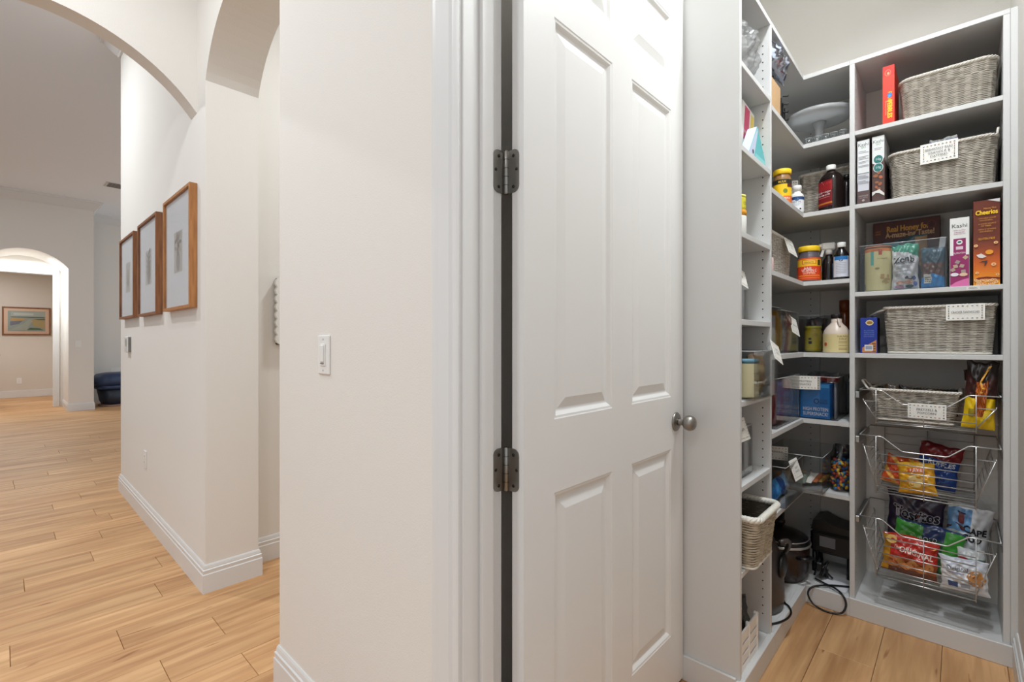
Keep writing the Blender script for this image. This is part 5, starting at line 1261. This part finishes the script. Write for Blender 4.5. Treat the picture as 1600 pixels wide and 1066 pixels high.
clear_bin('empty looking clear bin on the sixth shelf of the narrow tower', -.84, -.565, 1.72, 1.92, .721, .90)
card('grey card with white rim on the sixth shelf of the narrow tower', (-.546, 1.775, .862), (-.30, -.04, PI / 2 - .1), .090, .078, ['PASTA'], .014)
bag('pasta_bag', 'mauve packet inside the clear bin above the protruding wicker basket', (-.64, 1.80, .7255), (0, 0, PI / 2), .11, .13, .04, lambda u, v: C_(150, 128, 128), 2.9, None, 'packet', nu=12, nv=12)
wicker('wicker_basket', 'tan grey wicker basket with thick pale rim sticking out of the narrow tower', -.845, -.490, 1.722, 1.975, .432, .612, .018, .028, WICK2, mat((222, 218, 208), .6, name='pale_rope'), rimr=.0105, rows_pitch=.0092, period=.052, band=.27)
t = thing('storage_crate', 'white slatted plastic crate with a dark bag at the bottom of the narrow tower', 'crate', (-.66, 1.80, .078))
for z0, z1 in ((0, .020), (.028, .055), (.063, .09), (.098, .135)):
    MB().box(-.12, .118, -.082, -.076, z0, z1, WHITE, .001).build('slat', t, False); MB().box(.112, .118, -.076, .10, z0, z1, WHITE, .001).build('slat', t, False)
for x_, y_ in ((.106, -.082), (.106, .0), (.106, .09), (-.02, -.076)): MB().box(x_, x_ + .014, y_, y_ + .012, 0, .14, WHITE, .001).build('post', t, False)
MB().box(-.12, .112, -.076, .10, 0, .004, WHITE, .001).build('base', t, False)
bag('dark_bag', 'dark grey bag bulging out of the white slatted crate', (-.62, 1.80, .083), (0, .2, PI / 2 - .3), .15, .20, .10, lambda u, v: C_(58, 56, 56, .3), 5.0, None, 'bag')

# ================================================================ HALL
def picture(label, x0, x1, z0, z1, yf, fm, art):
    t = thing('picture_frame', label, 'picture', ((x0 + x1) / 2, WY, z0), group='three framed botanical prints in the hall')
    fw_ = .016
    for a in ((x0, x0 + fw_, z0, z1), (x1 - fw_, x1, z0, z1), (x0 + fw_, x1 - fw_, z0, z0 + fw_), (x0 + fw_, x1 - fw_, z1 - fw_, z1)):
        MB().box(a[0], a[1], yf, WY - .001, a[2], a[3], fm, .001).build('frame_bar', t)
    B(x0 + fw_, x1 - fw_, yf + .014, yf + .018, z0 + fw_, z1 - fw_, mat((238, 241, 246), .7, name='mat_board')).build('mat_board', t)
    p = Print(plane(((x0 + x1) / 2, yf + .014, (z0 + z1) / 2), (1, 0, 0), (0, 0, 1), (0, -1, 0)))
    art(p); p.build(t, 'print')
    B(x0 + fw_ + .0005, x1 - fw_ - .0005, yf + .008, yf + .010, z0 + fw_, z1 - fw_, PGLASS).build('glass_pane', t)
PGLASS = clear_mat('picture_glass', (1, 1, 1), .045, .01, .30)
GA = C_(168, 166, 164); GBK = C_(140, 136, 130); GT = C_(190, 184, 172)
def art1(p):
    p.rect(-.085, -.11, .085, .11, C_(206, 204, 200)); p.ell(0, -.05, .04, .055, GA); p.rect(-.01, -.02, .01, .05, GBK)
    for i in range(11): p.ell(.045 * math.cos(i * .57), .05 + .04 * math.sin(i * 1.1), .026, .010, [GBK, GT, GA][i % 3], 10, i * .6)
def art2(p):
    p.rect(-.085, -.11, .085, .11, C_(204, 206, 208)); p.rect(-.006, -.10, .006, .08, GBK); p.ell(.01, -.03, .05, .08, GA)
    for i in range(9): p.ell(.03 * (-1) ** i, -.06 + .02 * i, .035, .008, [GBK, GA][i % 2], 10, .6 * (-1) ** i)
def art3(p):
    p.rect(-.085, -.11, .085, .11, C_(206, 206, 204)); p.ell(0, 0, .045, .07, GA); p.ell(.0, .02, .03, .05, GT); p.rect(-.004, -.10, .004, .0, GBK)
picture('nearest of three framed prints, light oak frame with a vase of flowers', -3.35, -2.79, 1.378, 2.000, .647, FRAMEW, art1)
picture('middle of the three framed prints, brown frame with a slender stem', -4.09, -3.53, 1.374, 1.990, .647, FRAMED, art2)
picture('farthest of the three framed prints, at the end of the hall wall', -4.80, -4.24, 1.378, 1.985, .647, FRAMED, art3)

t = thing('thermostat', 'small white thermostat below the farthest framed print', 'thermostat', (-4.60, WY, 1.13))
B(-4.665, -4.535, .660, WY, 1.125, 1.243, mat((206, 205, 202), .4), .004).build('body', t); B(-4.536, -4.5345, .664, .680, 1.128, 1.240, mat((120, 118, 115), .5)).build('side_strip', t); B(-4.645, -4.57, .6595, .660, 1.17, 1.225, mat((150, 156, 150), .2)).build('display', t)  # strip on the right side is darker than the body
def outlet(name, label, o, U, N, w_, h, duplex=True, rocker=False):
    """o centre of the plate on the wall"""
    o = Vector(o); U = Vector(U); N = Vector(N)
    t = thing(name, label, 'outlet' if duplex else 'switch', o)
    def bx(a0, a1, z0, z1, d0, d1, m, nm, c=.0008):
        mb = MB().box(a0, a1, -d1, -d0, z0, z1, m, c)
        mb.v = [tuple(o + U * p[0] + N * (-p[1]) + Vector((0, 0, p[2]))) for p in mb.v]
        return mb.build(nm, t)
    PLT = mat((232, 231, 228), .35, name='wall_plate')
    bx(-w_ / 2, w_ / 2, -h / 2, h / 2, 0, .006, PLT, 'plate', .002)
    if duplex:
        for z in (-.020, .020):
            r = bx(-.0165, .0165, z - .014, z + .014, .006, .008, PLT, 'receptacle')
            for a in (-.006, .006): bx(a - .001, a + .001, z - .004, z + .006, .0079, .0083, HOLE, 'slot', 0)
    for z in ((-h / 2 + .012, h / 2 - .012) if not duplex else (0,)): 
        bx(-.0025, .0025, z - .0025, z + .0025, .006, .0068, mat((190, 188, 184), .3, .6), 'screw')
    return t, bx, PLT
outlet('wall_outlet', 'white wall outlet low on the hall wall under the framed prints', (-4.02, WY, .412), (1, 0, 0), (0, -1, 0), .072, .116)
t, bx, PLT = outlet('dimmer_switch', 'white dimmer switch plate on the near wall beside the door casing', (-1.418, WY, 1.168), (1, 0, 0), (0, -1, 0), .074, .118, False)
bx(-.0165, .0165, -.034, .034, .006, .0085, PLT, 'rocker_frame'); bx(-.012, .012, -.022, .030, .0085, .0125, PLT, 'rocker', .0025); bx(-.012, .010, -.028, -.025, .0085, .0105, mat((120, 116, 110), .4), 'slider', .0005)
outlet('wall_outlet', 'white outlet in the far room under the landscape picture', (-14.75, .315, .355), (0, 1, 0), (1, 0, 0), .08, .125)
outlet('light_switch', 'double light switch on the narrow far wall right of the small arch', (FX, .952, 1.16), (0, 1, 0), (1, 0, 0), .085, .125, False)
outlet('wall_outlet', 'square white outlet plate on the recess wall above the navy tub', (-12.318, 1.60, .60), (0, 1, 0), (1, 0, 0), .15, .15, False)
# scalloped mirror edge in the alcove
t = thing('scalloped_mirror', 'white scalloped mirror frame on the alcove wall, only its wavy edge showing', 'mirror', (-2.80, 1.25, 1.185))
def scal(y0, y1, z0, z1, x0, x1, m, amp, n):
    poly = []
    L = 14
    def wave(k): return amp * abs(math.sin(PI * k))
    zz = [z0 + (z1 - z0) * i / (n * 6) for i in range(n * 6 + 1)]
    for i, z in enumerate(zz): poly.append((y0 + amp - wave(i / 6), z))
    m_ = max(2, int((y1 - y0) / ((z1 - z0) / n)))
    yy = [y0 + amp + (y1 - y0 - 2 * amp) * i / (m_ * 6) for i in range(1, m_ * 6)]
    for i, y in enumerate(yy): poly.append((y, z1 + wave((i + 1) / 6)))
    for i, z in enumerate(reversed(zz)): poly.append((y1 - amp + wave(i / 6), z))
    for i, y in enumerate(reversed(yy)): poly.append((y, z0 - wave((i + 1) / 6)))
    return MB().prism(poly, 'x', x0, x1, m)
scal(1.047, 1.46, 1.20, 1.555, -2.782, -2.760, mat((228, 226, 220), .5, name='white_plaster'), .010, 8).build('frame', t)
B(-2.799, -2.782, 1.060, 1.45, 1.19, 1.56, mat((60, 56, 50), .5), .002).build('backing', t)
B(-2.7602, -2.758, 1.11, 1.40, 1.26, 1.50, mat((210, 214, 216), .02, 1.0, name='mirror_glass')).build('glass', t)

# far room picture
t = thing('landscape_picture', 'marsh landscape painting with peach mat in the far room', 'picture', (-14.75, .43, 1.338))
x0 = -14.75
for (ya, yb, za, zb) in ((.06, .085, 1.338, 1.938), (.775, .80, 1.338, 1.938), (.085, .775, 1.338, 1.362), (.085, .775, 1.914, 1.938)): B(x0, x0 + .03, ya, yb, za, zb, FRAMED, .002).build('frame_bar', t)
B(x0, x0 + .012, .085, .775, 1.362, 1.914, mat((226, 190, 162), .7, name='peach_mat')).build('mat_board', t)
p = Print(plane((x0 + .012, .43, 1.638), (0, 1, 0), (0, 0, 1), (1, 0, 0)))
p.rect(-.285, -.215, .285, .215, C_(150, 160, 150)); p.rect(-.24, .10, .285, .20, C_(168, 176, 166)); p.rect(-.2, .13, .1, .17, C_(190, 196, 186)); p.rect(-.24, .075, .27, .095, C_(92, 100, 84))
p.poly([(-.24, .07), (.0, .05), (-.08, .0), (-.24, -.0)], C_(190, 152, 86)); p.poly([(-.25, -.01), (-.06, .01), (-.12, -.06), (-.25, -.10)], C_(112, 112, 122)); p.poly([(.08, .05), (.28, .03), (.28, -.16), (.10, -.10), (.06, .0)], C_(178, 156, 104)); p.poly([(-.26, -.20), (-.05, -.05), (.05, .05), (.09, .0), (.03, -.10), (.0, -.20)], C_(166, 172, 158)); p.poly([(.0, -.19), (.05, -.14), (.2, -.15), (.26, -.19)], C_(86, 112, 84)); p.poly([(.1, .045), (.28, .06), (.28, .03), (.18, .03)], C_(104, 96, 72))
p.build(t, 'print')
B(x0 + .024, x0 + .026, .085, .775, 1.362, 1.914, PGLASS).build('glass_pane', t)

# navy tub in the recess
t = thing('storage_tub', 'navy plastic tub with domed hood on the floor beyond the hall wall', 'tub', (-11.70, 1.56, 0), (0, 0, .25))
NV = mat((36, 52, 84), .35, name='navy_plastic'); NV2 = mat((24, 32, 48), .4, name='dark_navy_plastic')
def rr_loft(mb, secs, m, n=40):
    vs = []; fs = []
    for (hx, hy, z) in secs:
        for k in range(n):
            a = 2 * PI * k / n; c, s_ = math.cos(a), math.sin(a)
            vs.append((hx * math.copysign(abs(c) ** .5, c), hy * math.copysign(abs(s_) ** .5, s_), z))
    for i in range(len(secs) - 1):
        for k in range(n): fs.append((i * n + k, i * n + (k + 1) % n, (i + 1) * n + (k + 1) % n, (i + 1) * n + k))
    fs.append(tuple(reversed(range(n)))); fs.append(tuple(range((len(secs) - 1) * n, len(secs) * n)))
    mb.add(vs, fs, m, True); return mb
rr_loft(MB(), [(.20, .22, .03), (.225, .25, .10), (.25, .29, .33)], NV2).build('basin', t, False)
rr_loft(MB(), [(.26, .31, .32), (.275, .33, .34), (.275, .33, .38), (.255, .31, .39)], NV).build('rim', t, False)
rr_loft(MB(), [(.255, .34, .385), (.27, .365, .45), (.26, .36, .53), (.22, .30, .595), (.12, .18, .622)], NV).build('hood', t, False)
rr_loft(MB(), [(.22, .26, .0), (.23, .27, .012), (.22, .26, .03)], mat((150, 118, 110), .6, name='dusty_pink_mat')).build('base_mat', t, False)
# ceiling vent
t = thing('ceiling_vent', 'small slotted air vent in the great room ceiling', 'vent', (-9.72, 1.36, GZ))
B(-9.87, -9.57, 1.14, 1.58, GZ - .008, GZ, mat((206, 204, 200), .5), .002).build('frame', t)
for i in range(6): B(-9.84 + .045 * i, -9.815 + .045 * i, 1.17, 1.55, GZ - .0095, GZ - .008, HOLE).build('slot', t)
